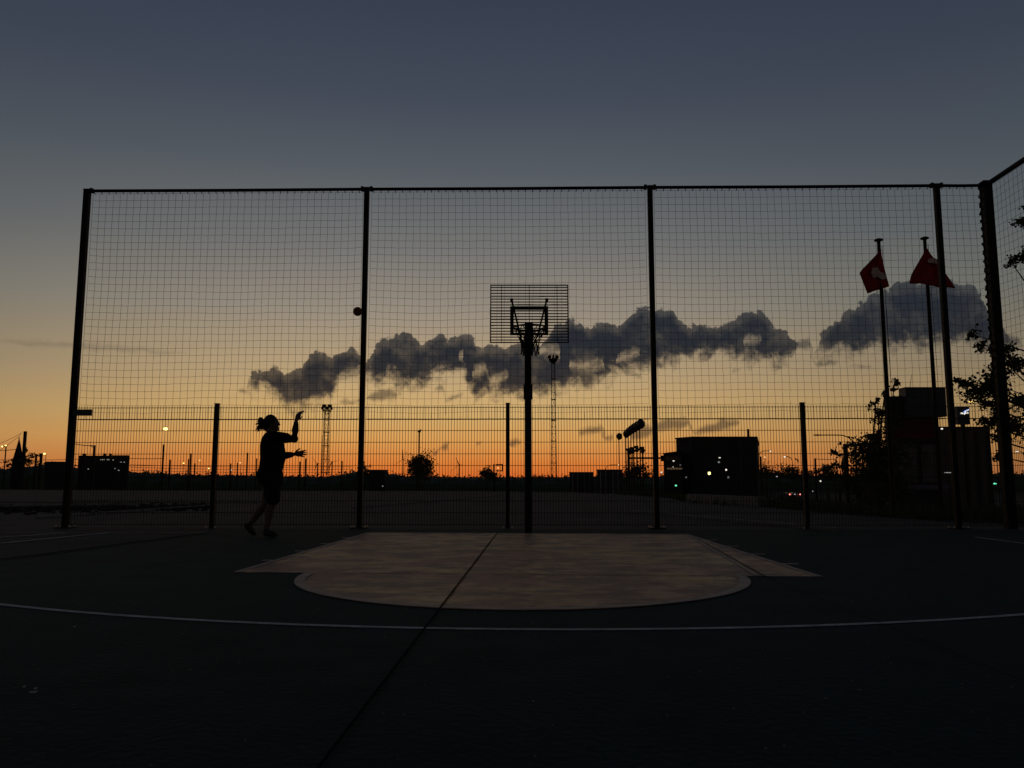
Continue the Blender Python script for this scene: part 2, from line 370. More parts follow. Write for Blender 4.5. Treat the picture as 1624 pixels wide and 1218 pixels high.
MT['line'] = mat('worn white line paint', (0.27, 0.275, 0.25), 0.7, 0.3, 7, 0, 0.3, 0.2, col2=(0.62, 0.60, 0.55), detail=10)
MT['border'] = mat('worn pale border paint', (0.32, 0.22, 0.165), 0.6, 0.3, 6, 0, 0.3, 0.4, col2=(0.55, 0.41, 0.31), detail=8)

# ------------------------------------------------------------------ setting: terrain
EDGE = [(-400, 775), (0, 777), (400, 779), (700, 779), (900, 781), (1000, 785), (1060, 790), (1095, 797), (1200, 803), (1300, 813), (1480, 826), (1620, 832), (2200, 838)]
def edge_px(px):
    for (a, b), (c, d) in zip(EDGE, EDGE[1:]):
        if a <= px <= c: return b + (d - b) * (px - a) / (c - a)
    return EDGE[0][1] if px < EDGE[0][0] else EDGE[-1][1]
EP = [G(x, y) for x, y in EDGE]
def edge_y(px): return G(px, edge_px(px)).y
def gz(x, y):                           # ground level: the plaza is flat, beyond it the land falls to the rail yard and road
    if y < 8: return 0.0
    px = CX + FPX * x / (y * 0.993)
    e = edge_y(max(-400, min(2200, px))) + 0.5
    t = max(0.0, min(1.0, (y - e) / 55.0))
    return -2.5 * t * t * (3 - 2 * t)
m = MB(); xs = [-1.9 + i * 3.8 / 60 for i in range(61)]
ys = [-30, 0, 8] + [8 * 1.09 ** i for i in range(1, 80)]
ys = [y for y in ys if y < 6500] + [7000]
g = []
for y in ys:
    for t in xs:
        x = t * max(y, 25.0); g.append((x, y, gz(x, y) - 0.012))
nx = len(xs)
m.add(g, [(i*nx+j, i*nx+j+1, (i+1)*nx+j+1, (i+1)*nx+j) for i in range(len(ys)-1) for j in range(nx-1)])
tag(m.build('ground', MT['ground']), kind='structure')
m = MB(); m.sheet([(-70, -25), (60, -25)] + [(p.x, p.y) for p in reversed(EP)], -0.004)
tag(m.build('pavement', MT['plaza']), kind='structure')
# court coating, bounded on the left by the seam
cl = [G(-500, 1010), G(0, 889), G(330, 846)]
courtp = [(-3.2, -12), (30, -12), (30, 12.4), (7.5, 13.2), (cl[2].x, 13.6), (cl[2].x, cl[2].y), (cl[1].x, cl[1].y), (cl[0].x - 3, cl[0].y - 1.2), (-10, -12)]
m = MB(); m.sheet([(-14, -12), (30, -12), (30, 12.5), (7.6, 13.1), (cl[2].x, 13.55), (cl[2].x, cl[2].y), (cl[1].x, cl[1].y), (cl[1].x * 2 - cl[2].x, cl[1].y * 2 - cl[2].y)], 0.0)
tag(m.build('court', MT['court']), kind='structure')
Z1, Z2, Z3 = 0.004, 0.008, 0.012
def strip(a, b, w, z, mb):
    a, b = Vector(a), Vector(b); d = (b - a).normalized(); n = Vector((-d.y, d.x, 0)) * w / 2
    mb.sheet([a - n, b - n, b + n, a + n], z)
# the key: a rectangle with stepped lane marks at its sides, and the free-throw half circle
FTl, FTr, Bl, Br = G(370, 908), G(1305, 915), G(583, 845), G(1092, 848)
def lerp(a, b, t): return a + (b - a) * t
m = MB(); m.sheet([FTl, Bl, Br, FTr][::-1], Z1); key = m.build('key_marking', MT['key']); tag(key, kind='structure')
m = MB()                                # short lane marks standing out from both sides of the key
for a, b, out, ln in ((FTl, Bl, -1, 0.12), (FTr, Br, 1, 0.16)):
    d = (b - a).normalized(); n = Vector((d.y, -d.x, 0)) * out
    for t in (0.2, 0.4, 0.6, 0.8):
        p = lerp(a, b, t); m.sheet([p + d*.035 + n*.004, p + d*.035 + n*ln, p - d*.035 + n*ln, p - d*.035 + n*.004], Z1)
    strip(a - n*.03, b - n*.03, 0.05, Z2, m)
tag(m.build('lane_mark', MT['border']), kind='structure')
cA, cB = G(484, 909.5), G(1182, 914.5); cc = (cA + cB) / 2; rr = (cB - cA).length / 2; a0 = math.atan2(cA.y - cc.y, cA.x - cc.x)
arc = [(cc.x + rr * math.cos(a0 + math.pi * i / 48), cc.y + rr * 0.965 * math.sin(a0 + math.pi * i / 48)) for i in range(49)]
nb_ = Vector((-(cB - cA).y, (cB - cA).x, 0)).normalized() * .12
m = MB(); m.sheet([(arc[0][0] + nb_.x, arc[0][1] + nb_.y)] + [(arc[-1][0] + nb_.x, arc[-1][1] + nb_.y)] + arc[::-1], 0.002); semi = m.build('free_throw_marking', MT['key']); tag(semi, kind='structure')
m = MB()
for i in range(48):
    q = lambda k, f: (cc.x + (arc[k][0] - cc.x) * f, cc.y + (arc[k][1] - cc.y) * f)
    m.add([(*arc[i], Z2), (*arc[i+1], Z2), (*q(i+1, 0.955), Z2), (*q(i, 0.955), Z2)], [(0, 1, 2, 3)])
strip(lerp(Bl, Br, 0.0), lerp(Bl, Br, 1.0), 0.06, Z2, m)
strip(G(1098, 853), G(1200, 913), 0.05, Z2, m)
tag(m.build('key_border_line', MT['border']), kind='structure')
# three-point line: circle through three surveyed points
def circ(a, b, c):
    ax, ay, bx, by, cx_, cy_ = a.x, a.y, b.x, b.y, c.x, c.y
    d = 2 * (ax*(by-cy_) + bx*(cy_-ay) + cx_*(ay-by))
    ux = ((ax**2+ay**2)*(by-cy_) + (bx**2+by**2)*(cy_-ay) + (cx_**2+cy_**2)*(ay-by)) / d
    uy = ((ax**2+ay**2)*(cx_-bx) + (bx**2+by**2)*(ax-cx_) + (cx_**2+cy_**2)*(bx-ax)) / d
    return Vector((ux, uy, 0)), (Vector((ux, uy, 0)) - a).length
c3, r3 = circ(G(0, 959), G(870, 999), G(1624, 975))
m = MB(); n3 = 120; prev = None
for i in range(n3 + 1):
    a = math.pi * (1.04 + 0.92 * i / n3); o = (c3.x + (r3+.027)*math.cos(a), c3.y + (r3+.027)*math.sin(a), Z1); q = (c3.x + (r3-.027)*math.cos(a), c3.y + (r3-.027)*math.sin(a), Z1)
    if prev: m.add([prev[0], o, q, prev[1]], [(0, 1, 2, 3)])
    prev = (o, q)
tag(m.build('three_point_line', MT['line']), kind='structure')
m = MB()
for a, b, w in ((G(0, 862), G(172, 845), 0.08), (G(-60, 856), G(104, 845.5), 0.07), (G(-300, 844.5), G(330, 844.5), 0.03), (G(1545, 852), G(1640, 864), 0.05)): strip(a, b, w, Z1, m)
tag(m.build('side_line', MT['line']), kind='structure')
m = MB()
for a, b, w in ((G(790, 844), G(500, 1230), 0.013), (G(1100, 852), G(1215, 917), 0.014), (G(1215, 917), G(1700, 1115), 0.006), (G(0, 889), G(330, 846), 0.06)): strip(a, b, w, Z3, m)
tag(m.build('ground_joint', MT['seam']), kind='structure')
m = MB()                                # kerbs on the plaza behind the fence
for a, b in ((G(-200, 797), G(420, 797.5)), (G(-200, 806), G(160, 803)), (G(560, 806), G(790, 786)), (G(1000, 812), G(1330, 842)), (G(60, 822), G(330, 803))):
    d = (b - a); L0 = d.length; rz = math.atan2(d.y, d.x); c = (a + b) / 2
    m.box((c.x, c.y, 0.02), (L0, 0.14, 0.05), rz)
tag(m.build('kerb', MT['kerb']), kind='structure')
m = MB(); rng = random.Random(3)        # loose rubble and leaves blown along the left kerb
for i in range(900):
    px = rng.uniform(-20, 330); p = G(px, 808 - px * 0.012 + rng.gauss(0, 3.0)); r = rng.uniform(0.015, 0.05)
    m.box((p.x, p.y, r * 0.4), (r * 2, r * 1.6, r * 0.9), rng.uniform(0, 3))
tag(m.build('gravel', MT['gravel']), 'dark rubble scattered along the left kerb', 'gravel', kind='stuff')
m = MB(); rng = random.Random(12)        # tufts on the dark verge, right
for i in range(9000):
    px = rng.uniform(980, 1640); y0 = edge_y(px); y = y0 + 0.2 + abs(rng.gauss(0, 7)); x = (px - CX) / FPX * y * 0.993; h = rng.uniform(0.06, 0.30); z = gz(x, y) - 0.02
    a = rng.uniform(0, 6.28); w = 0.02
    m.add([(x - w*math.cos(a), y - w*math.sin(a), z), (x + w*math.cos(a), y + w*math.sin(a), z), (x + rng.gauss(0, 0.06), y + rng.gauss(0, .06), z + h)], [(0, 1, 2)])
tag(m.build('grass', MT['leaf']), 'rough grass on the verge beyond the pavement', 'grass', kind='stuff')

# ------------------------------------------------------------------ ball-stop fence
FA = Vector((-7.68, 13.75, 0)); FB = Vector((W(1484.5, 292, 13.49).x, 13.49, 0)); FD = (FB - FA).normalized(); FH = 6.04
BAY = (FB - FA).length / 3
fence = thing('ball_stop_fence', 'tall steel posts with net over rod mesh panels, behind the hoop', 'fence', FA)
fence.rotation_euler.z = math.atan2(FD.y, FD.x)
CORN = None
def plane_hit(px, py):                  # on the fence plane
    d = ray(px, py); n = Vector((-FD.y, FD.x, 0)); k = (FA - Vector((0,0,CAMH))).dot(n) / d.dot(n); return Vector((0,0,CAMH)) + d * k
corner_u = (plane_hit(1563, 292) - FA).dot(FD)
def wob(u, z, s): return mnoise.noise(Vector((u * 0.55 + s, z * 0.55, s * 3.1)))
def net_mesh(u0, u1, z0, z1, seed, sp=0.1265, r=0.0028, v0=0.055, hook=False):
    m = MB(); nu = max(2, round((u1 - u0) / sp)); nz_ = round((z1 - z0) / sp)
    def P(i, j):
        u = u0 + (u1 - u0) * i / nu; z = z1 - (z1 - z0) * j / nz_
        fu = math.sin(math.pi * i / nu); fz = j / nz_
        du = 0.032 * wob(u, z, seed) * (0.35 + fz) + 0.012 * mnoise.noise(Vector((u * 6, z * 6, seed)))
        dz = 0.028 * wob(u * 1.3, z, seed + 9) * min(1, fz * 4) + 0.010 * mnoise.noise(Vector((u * 7, z * 7, seed + 4)))
        dz -= 0.03 * (1 - abs(2 * i / nu - 1) ** 6) * math.sin(math.pi * fz)
        if i in (0, nu): du *= 0.25
        if j in (0, nz_): dz = 0.004 * mnoise.noise(Vector((u * 3, 0, seed))) if j else 0
        return Vector((u + du, v0 + 0.05 * fu * wob(u, z, seed + 5), z + dz))
    pts = [[P(i, j) for j in range(nz_ + 1)] for i in range(nu + 1)]
    for i in range(nu + 1): m.tube(pts[i], r, 3)
    for j in range(nz_ + 1): m.tube([pts[i][j] for i in range(nu + 1)], r, 3)
    low = [pts[i][nz_] for i in range(nu + 1)]
    return m, low
def post(mb, u, w, d, h, v=0.0):
    mb.box((u, v, h / 2), (w, d, h)); mb.box((u, v, h + 0.006), (w + 0.012, d + 0.012, 0.012))
NETLOW = 1.865
for i in range(4):
    u = BAY * i
    m = MB(); w = 0.105 if i == 0 else 0.086; post(m, u, w, 0.085, FH - 0.02)
    if i == 0:
        for k in range(26): m.box((u - w/2 - 0.007, 0.02, 0.4 + k * 0.21), (0.02, 0.03, 0.05))
    p = m.build('post', MT['steel'], fence, local=True)
    m = MB(); m.box((u, 0, 0.008), (0.28, 0.22, 0.012)); bp = m.build('base_plate', MT['steel'], p, local=True)
    for a in (-0.115, 0.115):
        for b in (-0.085, 0.085): m = MB(); m.lathe((u + a, b, 0.016), [(0.021, 0), (0.021, 0.018), (0.009, 0.02), (0.009, 0.035)], 6); m.build('anchor_bolt', MT['zinc'], p, local=True)
for i in range(3):
    u = BAY * (i + 0.5); m = MB(); post(m, u, 0.066, 0.075, 2.13); p = m.build('short_post', MT['steel'], fence, local=True)
    for a in (-0.075, 0.075): m = MB(); m.lathe((u + a, -0.06, 0.0), [(0.016, 0), (0.016, 0.015), (0.008, 0.03)], 6); m.build('anchor_bolt', MT['zinc'], p, local=True)
m = MB(); post(m, corner_u, 0.15, 0.15, FH + 0.02)
pc = m.build('corner_post', MT['steel'], fence, local=True)
m = MB(); pts = []
for k in range(90):                     # gathered net edge laced to the corner post
    z = 1.95 + k * 0.0452; pts.append((corner_u - 0.12 + 0.022 * math.sin(k * 1.9), -0.02 + 0.02 * math.cos(k * 1.7), z))
m.tube(pts, 0.014, 5)
for k in range(0, 90, 3): m.ball(pts[k], 0.026, 6)
m.build('lacing', MT['cord'], pc, local=True)
bounds = [0, BAY, 2*BAY, 3*BAY, corner_u]
for i in range(4):
    m = MB(); a, b = bounds[i] + 0.06, bounds[i+1] - 0.06
    m.tube([(a, 0, FH - 0.035), ((a+b)/2, 0, FH - 0.04), (b, 0, FH - 0.035)], 0.030, 8)
    m.box((a + 0.02, 0, FH - 0.03), (0.05, 0.08, 0.075)); m.box((b - 0.02, 0, FH - 0.03), (0.05, 0.08, 0.075))
    for k in range(int((b - a) / 0.13)): m.tube([(a + 0.06 + k*0.13, -0.04, FH - 0.03), (a + 0.06 + k*0.13, 0.055, FH - 0.085)], 0.007, 4)
    m.build('top_rail', MT['steel'], fence, local=True)
    m, low = net_mesh(a + 0.02, b - 0.02, NETLOW, FH - 0.07, 3 + i * 11)
    net = m.build('net', MT['cord'], fence, local=True)
    m = MB(); m.tube(low, 0.010, 5); m.build('bottom_rope', MT['cord'], net, local=True)
def rod_panel(u0, u1, v=-0.052):
    m = MB(); n = round((u1 - u0) / 0.05)
    zs = [0.06 + 0.2 * k for k in range(11)]
    for k in range(n + 1):
        u = u0 + (u1 - u0) * k / n; m.tube([(u, v, 0.04), (u, v, 2.09)], 0.0041, 4)
    for z in zs:
        for dv in (-0.007, 0.007): m.box(((u0+u1)/2, v + dv, z), (u1 - u0, 0.006, 0.009))
    return m
pb = [0, 0.5*BAY, BAY, 1.5*BAY, 2*BAY, 2.5*BAY, 3*BAY, corner_u]
for a, b in zip(pb, pb[1:]):
    rod_panel(a + 0.03, b - 0.03).build('rod_panel', MT['wire'], fence, local=True)

# side fence, running from the corner towards the viewer
CW = FA + FD * corner_u
d = ray(1624, 250); k = (FH - CAMH) / d.z; SP = Vector((0, 0, CAMH)) + d * k; SP.z = 0
SDV = (SP - CW).normalized(); SL = 9.0
sf = thing('ball_stop_fence', 'side net fence running from the corner post out of frame at right', 'fence', CW)
sf.rotation_euler.z = math.atan2(SDV.y, SDV.x)
for u in (5.0, 9.0):
    m = MB(); post(m, u, 0.11, 0.12, FH - 0.02); m.build('post', MT['steel'], sf, local=True)
for a, b in ((0.1, 4.94), (5.06, 8.94)):
    m = MB(); m.tube([(a, 0, FH - 0.035), (b, 0, FH - 0.035)], 0.045, 8); m.build('top_rail', MT['steel'], sf, local=True)
    m, low = net_mesh(a, b, NETLOW, FH - 0.07, 60 + a, v0=0.05); net = m.build('net', MT['cord'], sf, local=True)
    m = MB(); m.tube(low, 0.010, 5); m.build('bottom_rope', MT['cord'], net, local=True)
for a, b in ((0.1, 2.5), (2.5, 4.94), (5.06, 8.94)):
    rod_panel(a + 0.03, b - 0.03, 0.05).build('rod_panel', MT['wire'], sf, local=True)

# small plate sign on the left post
a, b = plane_hit(121, 650), plane_hit(150, 660)
m = MB(); c = (a + b) / 2; yy = c.y - 0.09
m.box((c.x, yy, c.z), (abs(b.x-a.x), 0.012, abs(a.z-b.z)), math.atan2(FD.y, FD.x)); 
m.tube([(a.x + 0.03, yy, c.z), (a.x + 0.03, yy + 0.06, c.z)], 0.012, 6)
tag(m.build('sign_plate', MT['navy'], None, (c.x, yy, a.z)), 'small dark blue plate sign on the left end post', 'sign')

# ------------------------------------------------------------------ basketball hoop
HB = G(838, 844); BY = HB.y - 0.95
hoop = thing('basketball_hoop', 'steel basketball hoop with barred backboard on a single pole', 'basketball hoop', (HB.x, HB.y, 0))
zt = W(838, 545, HB.y).z; zs0, zs1 = W(838, 633, HB.y).z, W(838, 610, HB.y).z
m = MB(); m.rings([[(HB.x + sx*r, HB.y + sy*r, z) for sx, sy in ((-1,-.7),(-.7,-1),(.7,-1),(1,-.7),(1,.7),(.7,1),(-.7,1),(-1,.7))] for r, z in ((0.056, 0), (0.055, zt + 0.12))])
pole = m.build('pole', MT['steel'], hoop)
m = MB(); m.rings([[(HB.x + sx*.072, HB.y + sy*.072, z) for sx, sy in ((-1,-.7),(-.7,-1),(.7,-1),(1,-.7),(1,.7),(.7,1),(-.7,1),(-1,.7))] for z in (zs0, zs1)]); m.build('sleeve', MT['steel'], pole)
b0, b1 = W(777.5, 451.5, BY), W(902, 544, BY)
bc = (b0.x + b1.x) / 2
za, zb = W(838, 511, BY).z, W(838, 541, BY).z
m = MB(); m.span((HB.x - 0.062, BY + 0.05, zb - 0.02), (HB.x + 0.062, HB.y + 0.07, zb + 0.15)); m.span((W(832,511,BY).x, BY + 0.02, zb - 0.1), (W(845.5,511,BY).x, BY + 0.05, za)); m.build('arm', MT['steel'], hoop)
m = MB(); t = 0.016
m.span((b0.x, BY - t/2, b0.z), (b1.x, BY + t/2, b0.z - t)); m.span((b0.x, BY - t/2, b1.z), (b1.x, BY + t/2, b1.z + t))
m.span((b0.x, BY - t/2, b0.z - t), (b0.x + t, BY + t/2, b1.z + t)); m.span((b1.x - t, BY - t/2, b0.z - t), (b1.x, BY + t/2, b1.z + t))
m.build('backboard_frame', MT['steel'], hoop)
m = MB(); nb = 20
for k in range(1, nb): 
    z = b0.z + (b1.z - b0.z) * k / nb; m.tube([(b0.x + t, BY, z), (b1.x - t, BY, z)], 0.0092, 5)
for f in (0.144, 0.5, 0.856): 
    x = b0.x + (b1.x - b0.x) * f; m.box((x, BY + 0.012, (b0.z + b1.z)/2), (0.009, 0.008, b0.z - b1.z - 2*t))
m.build('backboard_bars', MT['steel'], hoop)
q0, q1 = W(809, 486, BY), W(869.5, 532, BY); w = 0.055; yf = BY - 0.015
m = MB(); m.span((q0.x, yf-.006, q0.z), (q1.x, yf+.006, q0.z - w)); m.span((q0.x, yf-.006, q1.z + w*.7), (q1.x, yf+.006, q1.z))
m.span((q0.x, yf-.006, q0.z - w), (q0.x + w, yf+.006, q1.z + w*.7)); m.span((q1.x - w, yf-.006, q0.z - w), (q1.x, yf+.006, q1.z + w*.7))
m.build('target_frame', MT['steel'], hoop)
for s, (ax, ay, ex, ey) in ((-1, (811.5, 476, 824, 527)), (1, (867, 476, 854, 527))):
    A = W(ax, ay, BY + 0.03); E = W(ex, ey, HB.y - 0.1); E.x = HB.x + s * 0.055
    E = Vector((W(ex, ey, BY + 0.45).x, BY + 0.45, W(ex, ey, BY + 0.45).z))
    m = MB(); m.tube([A, E], 0.015, 6); m.tube([E, (HB.x + s*0.04, HB.y - 0.02, E.z - 0.28)], 0.012, 6); m.box((A.x, BY + 0.012, A.z), (0.045, 0.024, 0.045)); m.build('brace', MT['steel'], hoop)
RY = BY - 0.38; rc = W(840.3, 519.5, RY); R0 = (W(866, 519, RY).x - W(814.5, 519, RY).x) / 2
m = MB(); ringp = [(rc.x + R0*math.cos(2*math.pi*i/36), RY + R0*math.sin(2*math.pi*i/36), rc.z) for i in range(37)]
m.tube(ringp, 0.013, 6); m.box((rc.x, BY - 0.075, rc.z - 0.02), (0.13, 0.13, 0.03)); m.span((rc.x - .065, BY - .034, rc.z - .09), (rc.x + .065, BY - .022, rc.z + .03))
rim = m.build('rim', MT['steel'], hoop)
m = MB(); rows = [(0, R0, 0), (1, R0*.86, .075), (2, R0*.68, .15), (3, R0*.56, .23), (4, R0*.52, .31), (5, R0*.54, .385)]
def np_(j, k): 
    _, r, dz = rows[j]; a = 2*math.pi*(k + 0.5*(j % 2))/12; return (rc.x + r*math.cos(a), RY + r*math.sin(a), rc.z - dz - 0.01*math.sin(k*2.3 + j))
for j in range(5):
    for k in range(12):
        for e in ((0, -1) if j % 2 == 0 else (0, 1)): m.tube([np_(j, k), np_(j+1, k + e)], 0.0065, 4)
for k in range(12): m.ball(np_(5, k), 0.014, 6)
m.build('net', MT['cord'], rim)

# ball in flight
p = W(567.2, 494, 12.3); m = MB(); m.ball(p, 0.073, 24)
bl = m.build('ball', MT['ball'], None, p, smooth=True); tag(bl, 'small ball in the air beside the second tall fence post', 'ball')

# ------------------------------------------------------------------ person shooting
PY = G(420, 851).y; PO = Vector((W(425, 850, PY).x, PY, 0))
person = thing('person', 'person in dark sweatshirt and shorts, curly hair tied up, arms out after a throw', 'person', PO)
def Q(px, py, d=0.0): return W(px, py, PY + d)
def limb(mb, pts, rs, n=12):
    mb.tube(pts, rs, n)
    for p, r in zip(pts, rs): mb.ball(p, r * 0.995, 12)
def stack(mb, rows, n=20):              # rows: back px, front px, py, half breadth, depth offset
    rg = []
    for bx, fx, py, hb, *o in rows:
        a, b = Q(bx, py), Q(fx, py); c = (a + b) / 2; rx = abs(b.x - a.x) / 2; dy_ = o[0] if o else 0
        rg.append([(c.x + rx*math.copysign(abs(math.cos(2*math.pi*j/n))**0.9, math.cos(2*math.pi*j/n)), PY + dy_ + hb*math.sin(2*math.pi*j/n), c.z) for j in range(n)])
    mb.rings(rg)
def hand(mb, wrist, d, up, palm_n, curls, size=1.0):
    d = d.normalized(); up = (up - d * up.dot(d)).normalized(); nn = d.cross(up) * palm_n
    mb.tube([wrist, wrist + d*0.035*size, wrist + d*0.085*size], [0.026*size, 0.034*size, 0.038*size], 10, 0.62)
    mb.ball(wrist + d*0.055*size, 0.036*size, 10)
    for k, (off, ln, sp) in enumerate(((0.030, 0.072, 0.16), (0.010, 0.082, 0.05), (-0.010, 0.077, -0.06), (-0.029, 0.060, -0.2))):
        c = curls[k]; p0 = wrist + d*0.078*size + up*off*size; dd = (d + up*sp).normalized(); pts = [p0]; ang = 0.0
        for seg in (0.45, 0.32, 0.26):
            ang += c; v = dd*math.cos(ang) + nn*math.sin(ang); pts.append(pts[-1] + v*ln*seg*size*1.12)
        limb(mb, pts, [0.0105*size, 0.0098*size, 0.009*size, 0.008*size], 8)
    p0 = wrist + d*0.02*size + up*0.028*size; v = (d*0.6 + up*0.75 + nn*0.25).normalized()
    limb(mb, [p0, p0 + v*0.038*size, p0 + v*0.038*size + (v*0.6 + d*0.5).normalized()*0.034*size], [0.013*size, 0.0115*size, 0.009*size], 8)
m = MB()
# head and face
hc = Q(430.5, 671.5); rotH = Matrix.Rotation(rad(-8), 3, 'Y')
m.ball(hc, 0.1, 20, (1.03, 0.78, 1.14), rotH)
m.ball(Q(435, 677), 0.07, 16, (0.92, 0.82, 1.0)); limb(m, [Q(436, 680), Q(440.6, 681.5)], [0.045, 0.022])        # jaw, chin
m.tube([Q(441, 668.5), Q(443.8, 674.0), Q(441.2, 675.2)], [0.010, 0.013, 0.012], 8); m.ball(Q(443.4, 673.8), 0.013, 8)  # nose
m.ball(Q(441.6, 678.0), 0.012, 8, (1, 1.6, 0.8)); m.ball(Q(441.4, 679.6), 0.012, 8, (1, 1.5, 0.8)); m.ball(Q(440.3, 667.6), 0.016, 8, (1, 2.4, 0.8))
for s in (-1, 1): m.ball(Q(429.5, 674, s*0.078), 0.026, 10, (0.7, 0.35, 1.1))                            # ears
limb(m, [Q(429, 680), Q(431, 690)], [0.062, 0.07], 14)                                                     # neck
stack(m, [(421, 440, 689, 0.15), (416, 446, 697, 0.18), (415.5, 447, 710, 0.165), (416, 447.5, 725, 0.15), (414, 446, 740, 0.165), (411, 446, 752, 0.175), (413, 446, 764, 0.17)])
S1, S2 = Q(438, 693, -0.17), Q(436, 694, 0.17)
E1, H1 = Q(466.5, 696, -0.22), Q(470, 667, -0.20)
E2, H2 = Q(441, 724, 0.22), Q(466.5, 720.5, 0.20)
limb(m, [S1, E1, H1], [0.055, 0.043, 0.027]); limb(m, [S2, E2, H2], [0.055, 0.043, 0.027])
hand(m, H1, Q(475.0, 654.0, -0.19) - H1, Vector((0.55, -0.6, -0.5)), 1, (0.22, 0.30, 0.34, 0.30), 1.08)
hand(m, H2, Q(482, 719.0, 0.16) - H2, Vector((0, 0.2, 1)), -1, (0.12, 0.06, 0.12, 0.2), 1.15)
# legs: the nearer leg planted, the farther one pushing off behind
K1, A1 = Q(431.5, 796, -0.10), Q(422.5, 840, -0.11)
K2, A2 = Q(421, 800, 0.10), Q(396.5, 831, 0.11)
limb(m, [Q(431, 757, -0.09), K1, lerp(K1, A1, .32) + Vector((-.012,0,0)), A1], [0.095, 0.064, 0.062, 0.04])
limb(m, [Q(428, 757, 0.09), K2, lerp(K2, A2, .32) + Vector((-.012,0,0.0)), A2], [0.095, 0.064, 0.062, 0.04])
limb(m, [A1, Q(434, 847, -0.12)], [0.036, 0.026]); limb(m, [A2, Q(402, 846, 0.12)], [0.036, 0.026])
body = fused(m.build('body', MT['skin'], person), 0.0065, 2)
for s in (-1, 1): m = MB(); m.ball(Q(440.2, 670.2, s*0.034), 0.0125, 10); m.build('eye', MT['eye'], person, smooth=True)
# hair: cap, curly tied bunch
m = MB(); rng = random.Random(5)
m.ball(hc + Vector((-0.014, 0, 0.018)), 0.106, 18, (1.0, 0.84, 1.10), rotH); m.ball(Q(422, 677), 0.06, 12, (0.8, 1.0, 1.0)); m.ball(Q(425.5, 681), 0.05, 12, (0.9, 1.1, 1.0))
m.ball(Q(413.3, 665.6), 0.040, 14); m.ball(Q(417.5, 668), 0.038, 12); m.ball(Q(415.5, 672), 0.035, 10)
for k in range(46):
    a = Q(rng.uniform(411, 419), rng.uniform(663, 676), rng.gauss(0, 0.03)); pts = [a]
    for j in range(5): pts.append(pts[-1] + Vector((rng.gauss(-0.006, 0.012), rng.gauss(0, 0.012), rng.gauss(-0.014, 0.010))))
    m.tube(pts, [0.0085, 0.008, 0.008, 0.007, 0.006, 0.004], 5)
fused(m.build('hair', MT['hair'], person), 0.006, 0)
# sweatshirt
m = MB()
stack(m, [(424, 438, 684.5, 0.085), (420, 443.5, 689, 0.17), (415.8, 447.8, 697, 0.225), (413.5, 450, 706, 0.215), (413.2, 452, 716, 0.20), (413.4, 452.5, 727, 0.195), (412.5, 450, 736, 0.20), (411.5, 448.2, 743, 0.205), (412, 447.5, 745.5, 0.195)])
limb(m, [S1 + Vector((-.01, .02, 0)), lerp(S1, E1, .55), E1, lerp(E1, H1, .45), lerp(E1, H1, .86)], [0.088, 0.078, 0.062, 0.052, 0.036], 14)
limb(m, [S2, lerp(S2, E2, .55), E2, lerp(E2, H2, .5), lerp(E2, H2, .82)], [0.088, 0.078, 0.066, 0.056, 0.044], 14)
m.tube([Q(424.5, 684.5), Q(431, 687), Q(437, 686)], [0.03, 0.05, 0.03], 10)
fused(m.build('sweatshirt', MT['sweat'], person), 0.008, 3)
# shorts
m = MB()
stack(m, [(412.5, 447.2, 741, 0.20), (409, 447.5, 747, 0.205), (407.6, 448.3, 754, 0.205), (409.5, 449, 761, 0.20), (412, 448.8, 768, 0.195)])
limb(m, [Q(433, 762, -0.095), Q(433, 777, -0.1), Q(432.5, 791, -0.105)], [0.112, 0.108, 0.106], 16)
limb(m, [Q(428, 762, 0.095), Q(428, 777, 0.1), Q(427, 787, 0.105)], [0.108, 0.100, 0.094], 16)
fused(m.build('shorts', MT['short'], person), 0.009, 2)
def shoe(heel, toe, ank):
    m = MB(); heel, toe = Vector(heel), Vector(toe)
    limb(m, [heel + Vector((0, 0, .012)), lerp(heel, toe, .35) + Vector((0, 0, .016)), lerp(heel, toe, .72) + Vector((0, 0, .006)), toe], [0.040, 0.046, 0.046, 0.034], 12)
    limb(m, [lerp(heel, toe, .18) + Vector((0, 0, .01)), ank], [0.044, 0.043], 12)
    return fused(m.build('shoe', MT['shoe'], person), 0.007, 2)
s1h = Q(421, 846, -0.115); s1h.z = 0.045; s1t = Q(436.5, 850, -0.125); s1t.z = 0.036
shoe(s1h, s1t, A1)
s2h = Q(391, 834.5, 0.115); s2t = Q(402.5, 848, 0.12); s2t.z = 0.036
shoe(s2h, s2t, A2)

